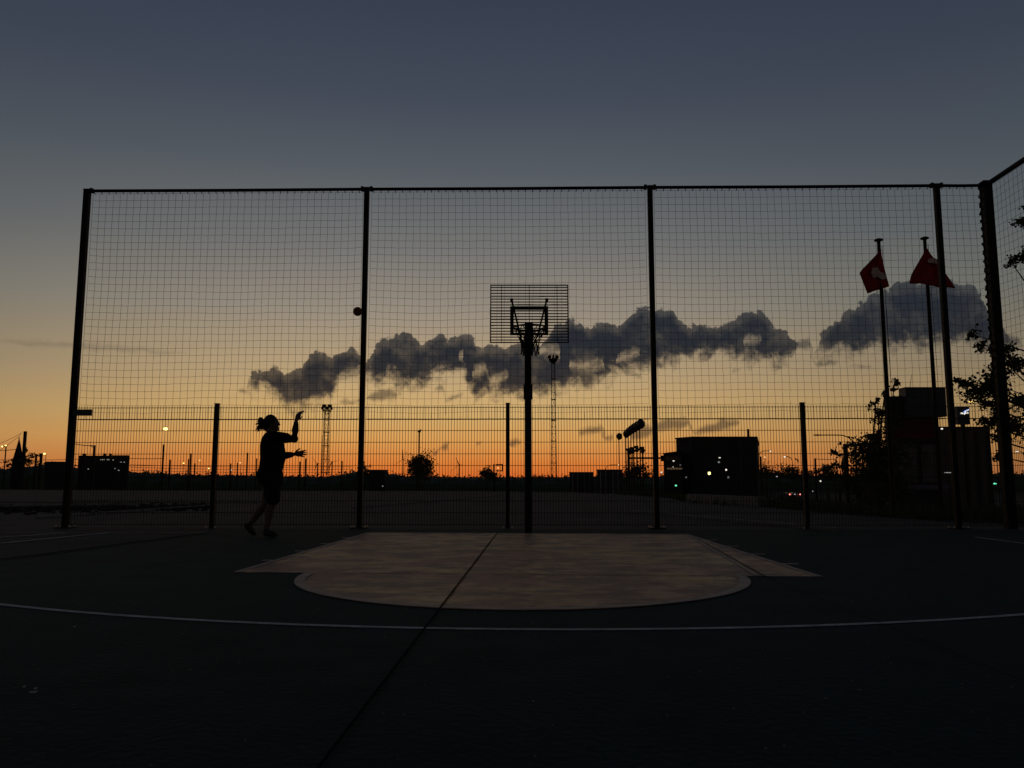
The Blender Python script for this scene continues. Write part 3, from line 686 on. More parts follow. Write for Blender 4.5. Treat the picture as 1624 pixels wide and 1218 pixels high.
# ------------------------------------------------------------------ flags
def flag(px0, top, Y, label, outline, emblem):
    pt = W(px0, top, Y); bx = pt.x; z0 = gz(bx, Y)
    t = thing('flagpole', label, 'flagpole', (bx, Y, z0), 'flagpoles behind the fence')
    m = MB(); m.tube([(bx, Y, z0), (bx, Y, pt.z)], [0.055, 0.040], 10); pl = m.build('pole', MT['steel'], t)
    m = MB(); m.lathe((bx, Y, pt.z - 0.02), [(0.035, 0), (0.04, 0.03), (0.10, 0.055), (0.095, 0.085), (0.03, 0.11)], 14); m.build('finial', MT['steel'], pl)
    m = MB(); m.tube([(bx + .06, Y - .05, z0 + 1.1), (bx + .075, Y - .05, (z0 + pt.z)/2), (bx + .05, Y - .05, pt.z - .1)], .006, 4); m.build('halyard', MT['cord'], pl)
    m = MB(); n = 15; rows = 15; g = []
    for i in range(rows + 1):           # hanging cloth: each row from the left to the right outline, with folds
        f = i / rows
        def at(side):
            for (a, xa, ya), (b, xb, yb) in zip(side, side[1:]):
                if a <= f <= b: 
                    k = (f - a) / (b - a); return (xa + (xb - xa)*k, ya + (yb - ya)*k)
        (xl, yl), (xr, yr) = at(outline[0]), at(outline[1])
        for j in range(n + 1):
            k = j / n; q = W(xl + (xr - xl)*k, yl + (yr - yl)*k, Y); q.y += -0.07 + 0.05 * f * math.sin(k * 9 + f * 2) + 0.02*math.sin(k*21); g.append(q)
    fs = [(i*(n+1)+j, i*(n+1)+j+1, (i+1)*(n+1)+j+1, (i+1)*(n+1)+j) for i in range(rows) for j in range(n)]
    m.add(g, fs); fo = m.build('flag', MT['red'], t, smooth=True)
    sd = fo.modifiers.new('cloth', 'SOLIDIFY'); sd.thickness = 0.006
    m = MB()
    for poly in emblem:
        vs = []
        for x, y in poly: q = W(x, y, Y); q.y -= 0.155; vs.append(q)
        k = len(vs); m.add(vs + [v + Vector((0, 0.004, 0)) for v in vs], [tuple(range(k)), tuple(range(2*k-1, k-1, -1))] + [(i, (i+1) % k, (i+1) % k + k, i + k) for i in range(k)])
    m.build('emblem', MT['white'], fo)
flag(1393.5, 384, 18, 'left of the two red flags, hanging with a pale emblem, on its pole',
     ([(0, 1393.5, 399), (0.45, 1361, 433), (1, 1375, 466)], [(0, 1395, 397), (0.55, 1400, 425), (1, 1407, 456)]),
     [[(1379, 427), (1387, 426), (1391, 434), (1400, 436), (1402, 444), (1394, 446), (1386, 441), (1381, 444), (1377, 436)]])
flag(1466.5, 381, 19, 'right of the two red flags, spread wide behind the fourth tall fence post',
     ([(0, 1465.5, 397), (0.75, 1444, 436), (1, 1441, 450)], [(0, 1468.5, 396), (0.5, 1487, 421), (0.8, 1500, 440), (1, 1512, 459)]),
     [[(1466, 414), (1475, 411), (1486, 416), (1486, 423), (1476, 420), (1467, 419)]])

# ------------------------------------------------------------------ vegetation
def foliage(name, label, cat, Y, clusters, leaf, n_per, base_px, seed=1, stems=True, group=None, dpt=None, trunk_r=0.05, names=('trunk', 'crown')):
    rng = random.Random(seed); k = Y * 0.993 / FPX
    bx = W(base_px, 760, Y).x; z0 = gz(bx, Y)
    t = thing(name, label, cat, (bx, Y, z0), group); cr = MB(); tr = MB()
    for (px, py, rx, ry) in clusters:
        c = W(px, py, Y); c.y += rng.uniform(-1, 1) * (dpt or rx * k)
        if stems:
            zj = z0 + (c.z - z0) * (0.72 if trunk_r > 0.09 else 0.0); s = Vector((bx + rng.gauss(0, trunk_r * 0.3), Y, zj)); mid = lerp(s, c, 0.55) + Vector((rng.gauss(0, .12), rng.gauss(0, .12), abs(c.z - s.z) * 0.08))
            lr = trunk_r * (0.28 if trunk_r > 0.09 else 1); tr.tube([s, mid, c], [lr, lr * 0.6, lr * 0.2], 6)
        cnt = int(n_per * (rx * ry) / 100.0) + 6
        twigs = []
        for i in range(max(3, cnt // 14)):
            a = Vector((rng.gauss(0, .55) * rx * k, rng.gauss(0, .5) * rx * k, rng.gauss(0, .55) * ry * k)); twigs.append(c + a)
            if stems: tr.tube([c, lerp(c, c + a, .5) + Vector((0, 0, .03)), c + a], [trunk_r*.22, trunk_r*.16, trunk_r*.08], 4)
        for i in range(cnt):
            tw = rng.choice(twigs); sp = rx * k * 0.26
            cr.leaf(tw + Vector((rng.gauss(0, sp), rng.gauss(0, sp), rng.gauss(0, sp * min(1, ry / rx)))), leaf, rng)
    if trunk_r > 0.09: tr.tube([(bx, Y, z0), (bx, Y, z0 + 2), (bx + .1, Y, z0 + 4.6)], [trunk_r * 1.3, trunk_r, trunk_r * .4], 10)
    if stems: tr.build(names[0], MT['bark'], t)
    cr.build(names[1], MT['leaf'], t); return t
# tree leaning in at the right edge
foliage('tree', 'leafy tree at the right edge, its branches crossing the corner post', 'tree', 17.5,
        [(1617,336,10,8),(1634,345,16,12),(1613,411,10,9),(1630,405,14,12),(1563,524,8,10),(1572,545,9,9),(1604,552,16,10),(1618,575,18,14),(1592,575,10,12),(1532,598,10,5),(1547,606,14,8),(1560,618,20,13),(1580,612,18,16),(1608,608,20,18),(1575,640,20,9),(1604,640,22,14),(1570,664,12,8),(1580,668,18,10),(1608,676,20,14),(1592,692,14,9),(1618,704,16,12),(1632,640,14,20),(1638,470,12,14),(1600,722,10,7)],
        0.078, 105, 1688, 21, trunk_r=0.11, dpt=0.5)
foliage('shrub', 'tall leafy shrub rising beside the left flagpole', 'shrub', 22,
        [(1411,613,6,8),(1404,622,5,6),(1421,632,9,4),(1398,640,6,9),(1396,655,9,7),(1389,665,7,5),(1405,672,12,10),(1398,690,15,11),(1412,650,8,12),(1378,715,22,18),(1400,720,24,22),(1372,752,26,20),(1400,770,22,24),(1340,762,12,10),(1366,785,26,14)],
        0.085, 190, 1392, 4, trunk_r=0.06, dpt=0.5)
foliage('shrub', 'dense rounded bush of upright shoots, left of the second short fence post', 'shrub', 95,
        [(666,738,15,13),(656,742,8,12),(676,742,8,12),(663,728,5,6),(671,727,4,6),(657,731,4,6),(679,733,3.5,6),(666,752,16,8)], 0.22, 520, 666, 6, trunk_r=0.05, dpt=0.8)
foliage('shrub', 'low dark bush just left of the second short fence post', 'shrub', 90, [(772,753,11,7),(780,755,10,6),(768,748,5,4),(776,746,4,4)], 0.20, 500, 774, 9, dpt=0.8)
foliage('shrub', 'loose shrub half hidden behind the second tall fence post', 'shrub', 110, [(575,742,5,9),(579,748,7,7),(572,736,4,5),(583,752,8,4)], 0.2, 420, 576, 10, dpt=0.8)
foliage('tree', 'small ragged tree beside the pointed canopy at far left', 'tree', 82, [(42,714,5,6),(46,722,7,7),(40,730,8,8),(52,733,8,7),(16,738,9,4),(14,728,4,3)], 0.2, 130, 44, 11, dpt=0.8)
for i, (c, lab) in enumerate(((((1216,746,12,9),(1228,752,14,7)), 'dark bush against the right side of the large building'),
          (((1246,746,14,8),(1256,750,12,8),(1238,752,8,5)), 'rounded dark bush under the curved arm street lamp'),
          (((1275,752,14,6),(1262,755,10,5)), 'low dark bush behind the third short fence post'),
          (((1314,744,12,7),(1322,752,14,8),(1306,754,10,5)), 'bushy dark shrub between third short post and goal frame'),
          (((1327,722,9,6),(1335,730,8,9),(1331,742,10,10)), 'airy shrub with thin leaves left of the goal frame'),
          (((845,758,10,5),(858,757,12,4)), 'low scrub right of the hoop pole'),
          (((1010,744,12,10),(1003,752,14,8),(1022,754,10,5)), 'scrubby growth at the foot of the signal posts'))):
    Yb = (80, 78, 76, 60, 45, 100, 62)[i]
    foliage('shrub', lab, 'shrub', Yb, c, 0.18, 90 if i == 4 else 330, c[0][0], 30 + i, dpt=0.8)
# far scrub that reads as one dark band along the rail yard
SKY = [(-500,744),(0,743),(20,742),(62,737),(78,735),(104,737),(118,741),(130,746),(206,748),(260,750),(300,752),(400,753),(440,755),(520,755),(548,751),(568,746),(582,748),(600,750),(628,751),(640,754),(700,755),(745,757),(765,756),(850,757),(900,755),(990,755),(1040,756),(1060,750),(1205,746),(1225,750),(1260,752),(1340,754),(1500,750),(1900,752)]
def sk(px):
    for (a, b), (c, d) in zip(SKY, SKY[1:]):
        if a <= px <= c: return b + (d - b)*(px - a)/(c - a)
    return 750
m = MB(); g = []; pxs = [-480 + 3.0*i for i in range(780)]; YB = 190.0
prof = [(-9, 0.0), (-7, .55), (-4, .85), (0, 1.0), (5, .9), (9, 0.0)]
for px in pxs:
    zt_ = W(px, sk(px) + 1.2 + 1.6 * mnoise.noise(Vector((px*0.11, 0, 0))) + 1.0*mnoise.noise(Vector((px*0.37, 3, 0))), YB).z
    for dy_, f in prof:
        x = W(px, 757, YB).x; g.append((x, YB + dy_ + mnoise.noise(Vector((px*.05, dy_, 2)))*1.5, -2.6 + (zt_ + 2.6) * f))
np2 = len(prof)
m.add(g, [(i*np2+j, (i+1)*np2+j, (i+1)*np2+j+1, i*np2+j+1) for i in range(len(pxs)-1) for j in range(np2-1)])
rng = random.Random(8)
for i in range(5200):
    px = rng.uniform(-60, 1680); zt_ = W(px, sk(px) + 1.0, YB).z; x = W(px, 757, YB).x
    m.leaf((x, YB + rng.uniform(-6, 4), zt_ + rng.gauss(-0.25, 0.35)), 0.55, rng)
tag(m.build('treeline', MT['leaf']), 'dark band of scrub along the far side of the yard', 'treeline', kind='stuff')

# ------------------------------------------------------------------ rail masts, lamps and wires
def ground_at(px, Y): 
    x = W(px, 757, Y).x; return Vector((x, Y, gz(x, Y)))
def mast(px, top, Y, wpx, label, arm=0, head=False):
    b = ground_at(px, Y); z = W(px, top, Y).z; r = wpx * Y / FPX / 2
    t = thing('rail_mast', label, 'mast', b, 'overhead line masts in the rail yard')
    m = MB(); m.box((b.x, b.y, (b.z + z)/2), (2*r, 2*r, z - b.z)); m.build('pole', MT['steel'], t)
    if arm:
        m = MB(); s = Y / FPX; za_ = z - 2*s
        m.tube([(b.x, b.y, za_), (b.x + arm*s, b.y, za_ + 1.5*s)], r*0.45, 5); m.tube([(b.x, b.y, za_ - 3*s), (b.x + arm*s, b.y, za_ + 1.5*s)], r*0.35, 5); m.build('arm', MT['steel'], t)
    if head:
        m = MB(); m.box((b.x, b.y, z), (r*4, r*4, r*3)); m.box((b.x + r*1.5, b.y, z + r*1.8), (r*3, r*2, r*1.5)); m.build('camera_head', MT['steel'], t)
mast(35, 684, 85, 3.6, 'thick mast with guy wires rising behind the pointed canopy')
mast(55, 720, 100, 2.4, 'short dark mast right of the ragged tree at far left', -3)
mast(63, 719, 100, 3.0, 'short mast with bent tip near the lit lamp at far left', -4)
mast(147, 706, 110, 2.2, 'mast with a side arm standing before the flat roofed block', -9)
mast(133, 720, 115, 2.0, 'short mast at the left end of the flat roofed block')
mast(257, 705, 110, 2.2, 'mast just left of the bright lamp pole')
mast(268.5, 729, 130, 2.0, 'short mast right of the bright lamp pole')
mast(298, 728, 130, 1.8, 'shorter of the two close masts left of the first short fence post')
mast(301, 719, 120, 2.0, 'taller of the two close masts left of the first short fence post')
mast(308, 735, 140, 1.8, 'lowest mast left of the first short fence post')
mast(365, 735, 140, 1.6, 'low mast right of the first short fence post')
mast(376, 734, 140, 1.6, 'low mast between first short post and the person')
mast(391, 718, 120, 2.0, 'tall mast behind the person')
mast(406, 727, 130, 1.6, 'mast close behind the back of the person')
mast(475, 732, 130, 2.0, 'shorter mast below the hand of the person')
mast(484, 727, 120, 2.0, 'mast just right of the lower hand of the person')
mast(542, 731, 140, 1.6, 'slim mast right of the wind turbines by the left lattice tower')
mast(664, 684, 105, 2.2, 'tall pole with small camera head above the rounded bush', 0, True)
mast(808, 712, 130, 1.2, 'needle thin mast beside the second short fence post')
mast(1294, 727, 110, 2.2, 'short mast right of the third short fence post')
mast(509, 690, 215, 0.9, 'thin pole alongside the left lattice tower')
def wire(p0, p1, Y0, Y1, sag, label, r=0.012, grp='overhead wires across the yard'):
    a = W(p0[0], p0[1], Y0); b = W(p1[0], p1[1], Y1); m = MB()
    m.tube([lerp(a, b, i/16) - Vector((0, 0, sag*4*(i/16)*(1 - i/16))) for i in range(17)], r, 4)
    tag(m.build('overhead_wire', MT['steel'], None, a), label, 'wire', grp)
wire((35, 686), (-40, 714), 85, 85, 0.3, 'upper guy wire running left from the thick mast', 0.02)
wire((33, 689), (-30, 728), 85, 85, 0.3, 'lower guy wire running left from the thick mast', 0.02)
wire((-20, 713.5), (26, 712.5), 90, 90, 0.1, 'thick level wire left of the pointed canopy', 0.035)
wire((-20, 729), (130, 728), 110, 110, 0.1, 'upper long wire left of the end post', 0.03)
wire((-20, 733), (120, 733.5), 112, 112, 0.1, 'lower long wire left of the end post', 0.03)
wire((120, 704), (147, 706.5), 110, 110, 0.1, 'short wire reaching the mast before the flat roofed block', 0.05)
wire((206, 727), (257, 727), 110, 110, 0.05, 'level wire between flat roofed block and bright lamp', 0.04)
for k, y in enumerate((737.0, 741.0, 745.5)):
    wire((206, y), (560, y + 3), 140, 150, 0.25, ('highest', 'middle', 'lowest')[k] + ' of three long wires crossing behind the person', 0.035)
wire((1294, 728), (1326, 728), 110, 110, 0.05, 'level wire right of the third short fence post', 0.04)

def lamp(px, py, Y, label, mat_, pole=1.0, head=(5, 2.4), arm=0, poledx=0, group='lit lamps', lit_group=True, ball=False):
    """lamp head at (px, py); its pole stands arm pixels to the side"""
    h = W(px, py, Y); s = Y / FPX; b = ground_at(px + arm, Y)
    t = thing('street_lamp', label, 'street lamp', b, group)
    m = MB(); r = pole * s / 2
    if arm:
        top = h.z + 0.4*s; sg = 1 if arm > 0 else -1; cx_ = b.x
        R_ = min(abs(arm) * s * 0.6, 10*s)
        pts = [(cx_, Y, b.z), (cx_, Y, top - R_)] + [(cx_ - sg*R_*(1 - math.cos(a)), Y, top - R_ + R_*math.sin(a)) for a in (0.4, 0.8, 1.2, 1.57)] + [(h.x, Y, top)]
        m.tube(pts, r, 6)
    else: m.tube([(b.x, Y, b.z), (b.x, Y, h.z - head[1]*s*0.4)], r, 6)
    m.build('pole', MT['steel'], t)
    m = MB()
    if ball: m.ball(h, head[0]*s/2, 10)
    else: m.ball(h, head[0]*s/2, 10, (1, 0.7, head[1]/head[0]))
    m.build('lamp_head', mat_, t, smooth=True)
    m = MB(); m.box((h.x, Y, h.z + head[1]*s*0.55), (head[0]*s*0.8, head[0]*s*0.5, head[1]*s*0.2)); m.build('hood', MT['steel'], t)
lamp(262.5, 680, 115, 'bright amber lamp on a thin pole, between end post and first short post', MT['amber'], 0.9, (7, 4.5))
lamp(3.5, 708, 90, 'left lamp of a lit pair at the far left edge', MT['amber'], 1.2, (3, 1.8), 2)
lamp(9.5, 706.5, 90, 'right lamp of a lit pair at the far left edge', MT['amber'], 1.0, (3.6, 1.6), -3)
lamp(70.5, 719.5, 95, 'small bright lamp right of the short masts at far left', MT['amber'], 0.9, (3.4, 2.4))
lamp(291, 734.5, 140, 'tiny lit lamp between masts left of first short post', MT['amber'], 0.5, (2.2, 1.8))
lamp(317, 730, 150, 'faint amber lamp just left of the first short post', MT['amberdim'], 0.5, (2.2, 1.6))
lamp(331, 743, 150, 'low lit lamp touching the first short post', MT['amber'], 0.5, (2.2, 2.2))
lamp(366.5, 745, 150, 'low lit lamp left of the person', MT['whitel'], 0.5, (2.4, 2.4))
lamp(381, 734, 150, 'small lit lamp on a thin pole beside the person', MT['amberdim'], 0.5, (2.4, 1.6))
lamp(1222, 715.5, 70, 'lit street lamp on a straight arm right of the large building', MT['whitel'], 1.0, (3.2, 2.0), -18)
lamp(1213.5, 725, 90, 'small amber lamp close to the large building wall', MT['amberdim'], 0.6, (2.4, 2.0))
lamp(1244.5, 724.5, 75, 'lit street lamp with curved neck over the dark bushes', MT['whitel'], 1.2, (3.4, 2.2), 13)
lamp(981, 737.5, 85, 'street lamp with a long bent arm above the right container', MT['amberdim'], 0.8, (2.4, 2.2), -21)
lamp(1049, 749, 70, 'pale lit lamp on a drooping post left of the large building', MT['whitel'], 1.0, (3.0, 3.0))
lamp(1125, 750.5, 70, 'brightest yellow lamp, before the large building', MT['yellowl'], 0.6, (5.0, 4.2), ball=True)
lamp(1151.5, 745, 75, 'white lamp right of the bright yellow one', MT['whitel'], 0.5, (3.2, 2.6), ball=True)
lamp(1301, 763, 40, 'low white post lamp right of the third short fence post', MT['whitel'], 0.8, (2.8, 3.2), ball=True)
lamp(1289, 779, 38, 'dim low post lamp beside the car', MT['whited'], 0.7, (1.8, 2.2), ball=True)
lamp(1232, 756, 70, 'dim lamp under the bushes right of the large building', MT['whited'], 0.5, (2.6, 2.0), ball=True)
lamp(1541, 637, 40, 'amber street lamp on a long arm among the right hand branches', MT['amber'], 1.6, (9, 2.4), 42)
lamp(1613, 716, 48, 'white street lamp at the right edge below the branches', MT['whitel'], 1.0, (6, 1.6), 14)
lamp(1578, 767, 42, 'low pale green lamp left of the corner post foot', MT['greenl'], 0.8, (5, 2.4))
lamp(1072, 770, 45, 'low green light on a short post before the large building', MT['greenl'], 0.8, (3.2, 3.2), ball=True)
lamp(607, 771, 40, 'tiny pale ground lamp below the rounded bush', MT['whited'], 0.5, (1.6, 1.6), ball=True)

# double armed unlit street lamp
b = ground_at(1359, 46); t = thing('street_lamp', 'unlit street lamp with two long curved arms above the goal frame', 'street lamp', b)
m = MB(); m.tube([b, (b.x, 46, W(1359, 704, 46).z)], [0.09, 0.06], 8); m.build('pole', MT['steel'], t)
for pts in ([(1358, 705), (1352, 699), (1345, 693.5), (1337, 690.5), (1328, 690), (1300, 690)], [(1360, 705), (1363, 699), (1369, 693), (1376, 689), (1386, 688), (1412, 688)]):
    m = MB(); m.tube([W(x, y, 46) for x, y in pts], 0.035, 6); a = m.build('arm', MT['steel'], t)
    e = W(pts[-1][0], pts[-1][1], 46); sg = -1 if pts[-1][0] < 1350 else 1
    m = MB(); m.ball(e + Vector((sg*0.14, 0, 0.0)), 0.26, 12, (1, 0.4, 0.18)); m.build('lamp_head', MT['globe'], a)
# goal frame
a, c = W(1337.5, 704, 36), W(1382, 704, 36); zb_ = gz(a.x, 36)
t = thing('goal_frame', 'square dark steel frame below the double armed street lamp', 'frame', (a.x, 36, zb_))
m = MB(); m.span((a.x, 35.93, zb_), (a.x + 0.15, 36.07, a.z - .12)); m.build('post', MT['steel'], t)
m = MB(); m.span((c.x - 0.15, 35.93, zb_), (c.x, 36.07, a.z - .12)); m.build('post', MT['steel'], t)
m = MB(); m.span((a.x, 35.93, a.z - .12), (c.x, 36.07, a.z)); m.build('crossbar', MT['steel'], t)

# row of round-headed park lamps, receding
GL = [(1016, 672.5, 6.6), (1011, 675.5, 6.4), (1006, 678.5, 6.2), (1001.5, 681.5, 5.9), (997.5, 684.5, 5.7), (993.5, 688, 5.4), (982.3, 692, 4.6)]
gl_lab = ['nearest and highest round lamp of the row right of the hoop', 'second nearest round lamp of the row right of the hoop', 'third round lamp from the near end of the overlapping row', 'middle round lamp of the overlapping row',
          'third round lamp from the far end of the row', 'last round lamp of the overlapping part of the row', 'round lamp standing apart at the far end of the row']
for (px, py, r), lab in zip(GL, gl_lab):
    r *= 1.12; Y = 0.30 * FPX / r; h = W(px, py, Y); b = ground_at(px, Y)
    t = thing('park_lamp', lab, 'lamp', b, 'row of round headed lamps')
    m = MB(); m.tube([b, (b.x, Y, h.z - 0.25)], [0.045, 0.035], 8); m.lathe((b.x, Y, h.z - 0.36), [(0.05, 0), (0.09, 0.06), (0.09, 0.12)], 10); m.build('pole', MT['steel'], t)
    m = MB(); m.ball(h, 0.30, 18, (0.92, 0.92, 1.08)); m.build('globe', MT['globe'], t, smooth=True)
    m = MB(); m.lathe((h.x, Y, h.z + 0.24), [(0.16, 0), (0.10, 0.06), (0.02, 0.08)], 12); m.build('cap', MT['steel'], t)

# traffic signals beside the lamps
def signal(px, top, Y, wpx, label, heads=((0, 4),), arm=None):
    s = Y / FPX; b = ground_at(px, Y); z = W(px, top, Y).z
    t = thing('traffic_signal', label, 'traffic signal', b, 'traffic signals right of the hoop')
    m = MB(); m.tube([b, (b.x, Y, z)], wpx*s/2, 8); m.build('pole', MT['steel'], t)
    for dx_, dy_ in heads:
        c = Vector((b.x + dx_*s, Y - 0.08, z - dy_*s)); m = MB(); m.box(c, (5*s, 0.16, 10*s)); 
        for k in (-1, 0, 1): m.tube([(c.x, Y - .17, c.z + k*3.1*s), (c.x, Y - .30, c.z + k*3.1*s)], 1.7*s, 10)
        hd = m.build('signal_head', MT['steel'], t)
        m = MB(); m.ball((c.x - 3.4*s, Y - .05, c.z + 3*s), 2.1*s, 8); m.ball((c.x + 3.2*s, Y - .05, c.z - 1*s), 1.8*s, 8); m.build('visor', MT['steel'], hd)
    if arm:
        e = W(arm[0], arm[1], Y); m = MB(); m.tube([(b.x, Y, e.z), (e.x, Y, e.z)], 1.5*s, 8); am = m.build('arm', MT['steel'], t)
        m = MB(); m.box((e.x, Y, e.z - 0.5*s), (4.4*s, 0.2, 9*s)); m.build('signal_head', MT['steel'], am)
signal(997.5, 713, 44, 4.2, 'thick signal post with a long arm reaching past the third tall fence post', ((0, 3),), (1050.5, 726.5))
signal(1004, 710, 50, 1.8, 'slim signal post next to the thick armed one', ((0, 4),))
signal(1010.5, 708, 54, 1.8, 'slim signal post in the middle of the signal cluster', ((0, 4),))
signal(1020, 709.5, 46, 2.8, 'signal post at the right end of the signal cluster', ((-0.5, 4),))
# boxed sign left of the second short post
s = 70 / FPX; b = ground_at(785, 70); t = thing('signal_box', 'boxed frame sign on a post with amber light showing through it', 'sign', b)
m = MB(); m.tube([b, (b.x + 0*s, 70, W(785, 752, 70).z)], 0.9*s, 6); zc = W(790, 742, 70); m.span((W(784.2,0,70).x, 69.9, b.z), (W(786.6,0,70).x, 70.1, W(0,736,70).z)); m.build('post', MT['steel'], t)
m = MB(); x0, x1, z0_, z1_ = W(786, 742, 70).x, W(797.5, 742, 70).x, W(790, 747.5, 70).z, W(790, 736, 70).z
m.span((x0, 69.9, z1_ - 1.8*s), (x1, 70.1, z1_)); m.span((x0, 69.9, z0_), (x1, 70.1, z0_ + 1.6*s)); m.span((x1 - 1.6*s, 69.9, z0_ + 1.6*s), (x1, 70.1, z1_ - 1.8*s)); m.build('box_frame', MT['steel'], t)
m = MB(); m.ball(W(789.5, 742, 70), 1.1*s, 8); m.build('lamp', MT['amberdim'], t)

# ------------------------------------------------------------------ lattice towers
def lattice(px, top, Y, w0, w1, label, head):
    s = Y / FPX; b = ground_at(px, Y); zt_ = W(px, top, Y).z; H = zt_ - b.z
    t = thing('lattice_tower', label, 'tower', b, 'lattice floodlight towers')
    m = MB(); n = max(8, int(H / (w0*s*1.25)))
    def cor(f): 
        w = (w0 + (w1 - w0)*f)*s/2; return [Vector((b.x + a*w, Y + c*w, b.z + H*f)) for a, c in ((-1,-1),(1,-1),(1,1),(-1,1))]
    for k in range(4): m.tube([cor(0)[k], cor(1)[k]], 0.42*s, 4)
    for i in range(n):
        A, B = cor(i/n), cor((i+1)/n)
        for k in range(4):
            q = (k+1) % 4; m.tube([A[k], B[q]] if i % 2 else [A[q], B[k]], 0.24*s, 3); m.tube([B[k], B[q]], 0.24*s, 3)
    m.build('lattice', MT['steel'], t)
    m = MB()
    for f in (0.2, 0.36, 0.52, 0.68, 0.84): m.box((b.x, Y, b.z + H*f), ((w0 + (w1-w0)*f + 1.6)*s, (w0 + (w1-w0)*f + 1.6)*s, 0.9*s))
    m.build('platforms', MT['steel'], t)
    head(t, b, zt_, s, Y)
def head_round(t, b, z, s, Y):
    m = MB(); m.lathe((b.x, Y, z - 9*s), [(7*s, 0), (7.4*s, 0.5*s), (7*s, 0.9*s)], 16); m.lathe((b.x, Y, z - 3*s), [(8*s, 0), (8.4*s, 0.5*s), (8*s, 0.9*s)], 16)
    for k in range(12): a = k*math.pi/6; m.tube([(b.x + 7*s*math.cos(a), Y + 7*s*math.sin(a), z - 9*s), (b.x + 8*s*math.cos(a), Y + 8*s*math.sin(a), z - 2.5*s)], 0.35*s, 4)
    for k in range(6): a = k*math.pi/3; m.tube([(b.x + 2.5*s*math.cos(a), Y + 2.5*s*math.sin(a), z - 15*s), (b.x + 7*s*math.cos(a), Y + 7*s*math.sin(a), z - 9*s)], 0.35*s, 4)
    m.build('basket', MT['steel'], t)
    for k in range(12):
        a = k*math.pi/6 + .2; r = (8.2 if k % 2 else 6.4)*s; m = MB(); m.box((b.x + r*math.cos(a), Y + r*math.sin(a), z - (4.6 if k % 2 else 0.4)*s), (2.7*s, 2.7*s, 3.4*s), a); m.build('floodlight', MT['steel'], t)
def head_crown(t, b, z, s, Y):
    m = MB(); m.lathe((b.x, Y, z - 2*s), [(2.5*s, -7*s), (7.5*s, -0.6*s), (8*s, 0), (7*s, 0.4*s)], 14); m.build('basket', MT['steel'], t)
    for k in range(8):
        a = k*math.pi/4; m = MB(); m.box((b.x + 7.4*s*math.cos(a), Y + 7.4*s*math.sin(a), z + 2*s), (2.6*s, 2.6*s, 4.2*s), a); m.box((b.x + 7.4*s*math.cos(a), Y + 7.4*s*math.sin(a), z - 1*s), (.7*s, .7*s, 3*s), a); m.build('floodlight', MT['steel'], t)
lattice(515.5, 643, 215, 9.5, 6.5, 'shorter lattice tower with round lamp basket, right of the person', head_round)
lattice(878.5, 568, 215, 8.5, 5.0, 'taller lattice tower with crown of floodlights, right of the hoop pole', head_crown)

# ------------------------------------------------------------------ wind turbines
def turbine(px, hub, blades, label, Y=2400):
    s = Y / FPX; b = ground_at(px, Y); h = W(px, hub, Y)
    t = thing('wind_turbine', label, 'wind turbine', b, 'wind turbines on the horizon')
    m = MB(); m.tube([b, (b.x, Y, h.z)], [0.95*s, 0.55*s], 8); m.build('tower', MT['turbine'], t)
    m = MB(); m.box((b.x, Y, h.z + .2*s), (1.6*s, 4*s, 1.7*s)); m.ball((b.x, Y - 2.4*s, h.z), 1.0*s, 8); m.build('nacelle', MT['turbine'], t)
    for (ex, ey) in blades:
        e = W(ex, ey, Y); e.y = Y - 2.4*s; c = Vector((b.x, Y - 2.4*s, h.z)); m = MB(); m.tube([c, lerp(c, e, .2), e], [0.5*s, 0.75*s, 0.25*s], 6, 0.4); m.build('blade', MT['turbine'], t)
turbine(639, 729, [(639, 713), (624, 738), (652, 735)], 'wind turbine left of the rounded bush')
turbine(728, 737, [(723, 726), (740, 739), (714, 749)], 'wind turbine midway between rounded bush and short post')
turbine(503, 735.5, [(495, 725), (512, 735), (499, 747)], 'wind turbine just left of the left lattice tower')
turbine(526, 733, [(517, 725), (541, 729.5), (521, 745)], 'wind turbine just right of the left lattice tower')

# ------------------------------------------------------------------ buildings
Yb = 150; x0, x1 = W(127, 0, Yb).x, W(206, 0, Yb).x; zl, zr = W(0, 726, Yb).z, W(0, 722, Yb).z; xm = W(178, 0, Yb).x; zb_ = -2.55
t = thing('flat_roofed_building', 'long flat roofed block with a row of lit windows behind the left bay', 'building', ((x0+x1)/2, Yb, zb_))
m = MB(); m.block(127, 178, Yb, Yb + 14, zb_, [zl, zl + .3, zl + .3, zl]); m.build('wall', MT['wall'], t)
m = MB(); m.block(178.1, 206, Yb - .4, Yb + 14, zb_, zr); m.build('wall', MT['wall'], t)
m = MB(); m.block(126.5, 178, Yb - .15, Yb + 14.2, zl + .31, zl + .42); rf = m.build('roof', MT['wall'], t)
for px, w in ((133, 2.4), (166, 3.0), (175, 2.4)):
    m = MB(); c = W(px, 722.5, Yb + 3); m.box((c.x, Yb + 3, zl + .45), (w*.13, .5, .9)); m.build('roof_vent', MT['steel'], rf)
for i in range(9):
    px = 160 + i*2.6; c = W(px, 729, Yb); m = MB(); m.box((c.x, Yb - .03, c.z), (.17, .06, .14)); m.build('window', MT['window'] if i not in (3, 6) else MT['glass'], t)
for px, py, w, mt in ((181, 729.5, .34, 'window'), (193.5, 733, .36, 'whited'), (198.5, 733, .36, 'whited'), (142, 744, .3, 'whited'), (184, 743, .26, 'whited'), (190, 746, .3, 'whited')):
    c = W(px, py, Yb); m = MB(); m.box((c.x, Yb - .43, c.z), (w*.7, .06, .13)); m.build('window', MT[mt], t)
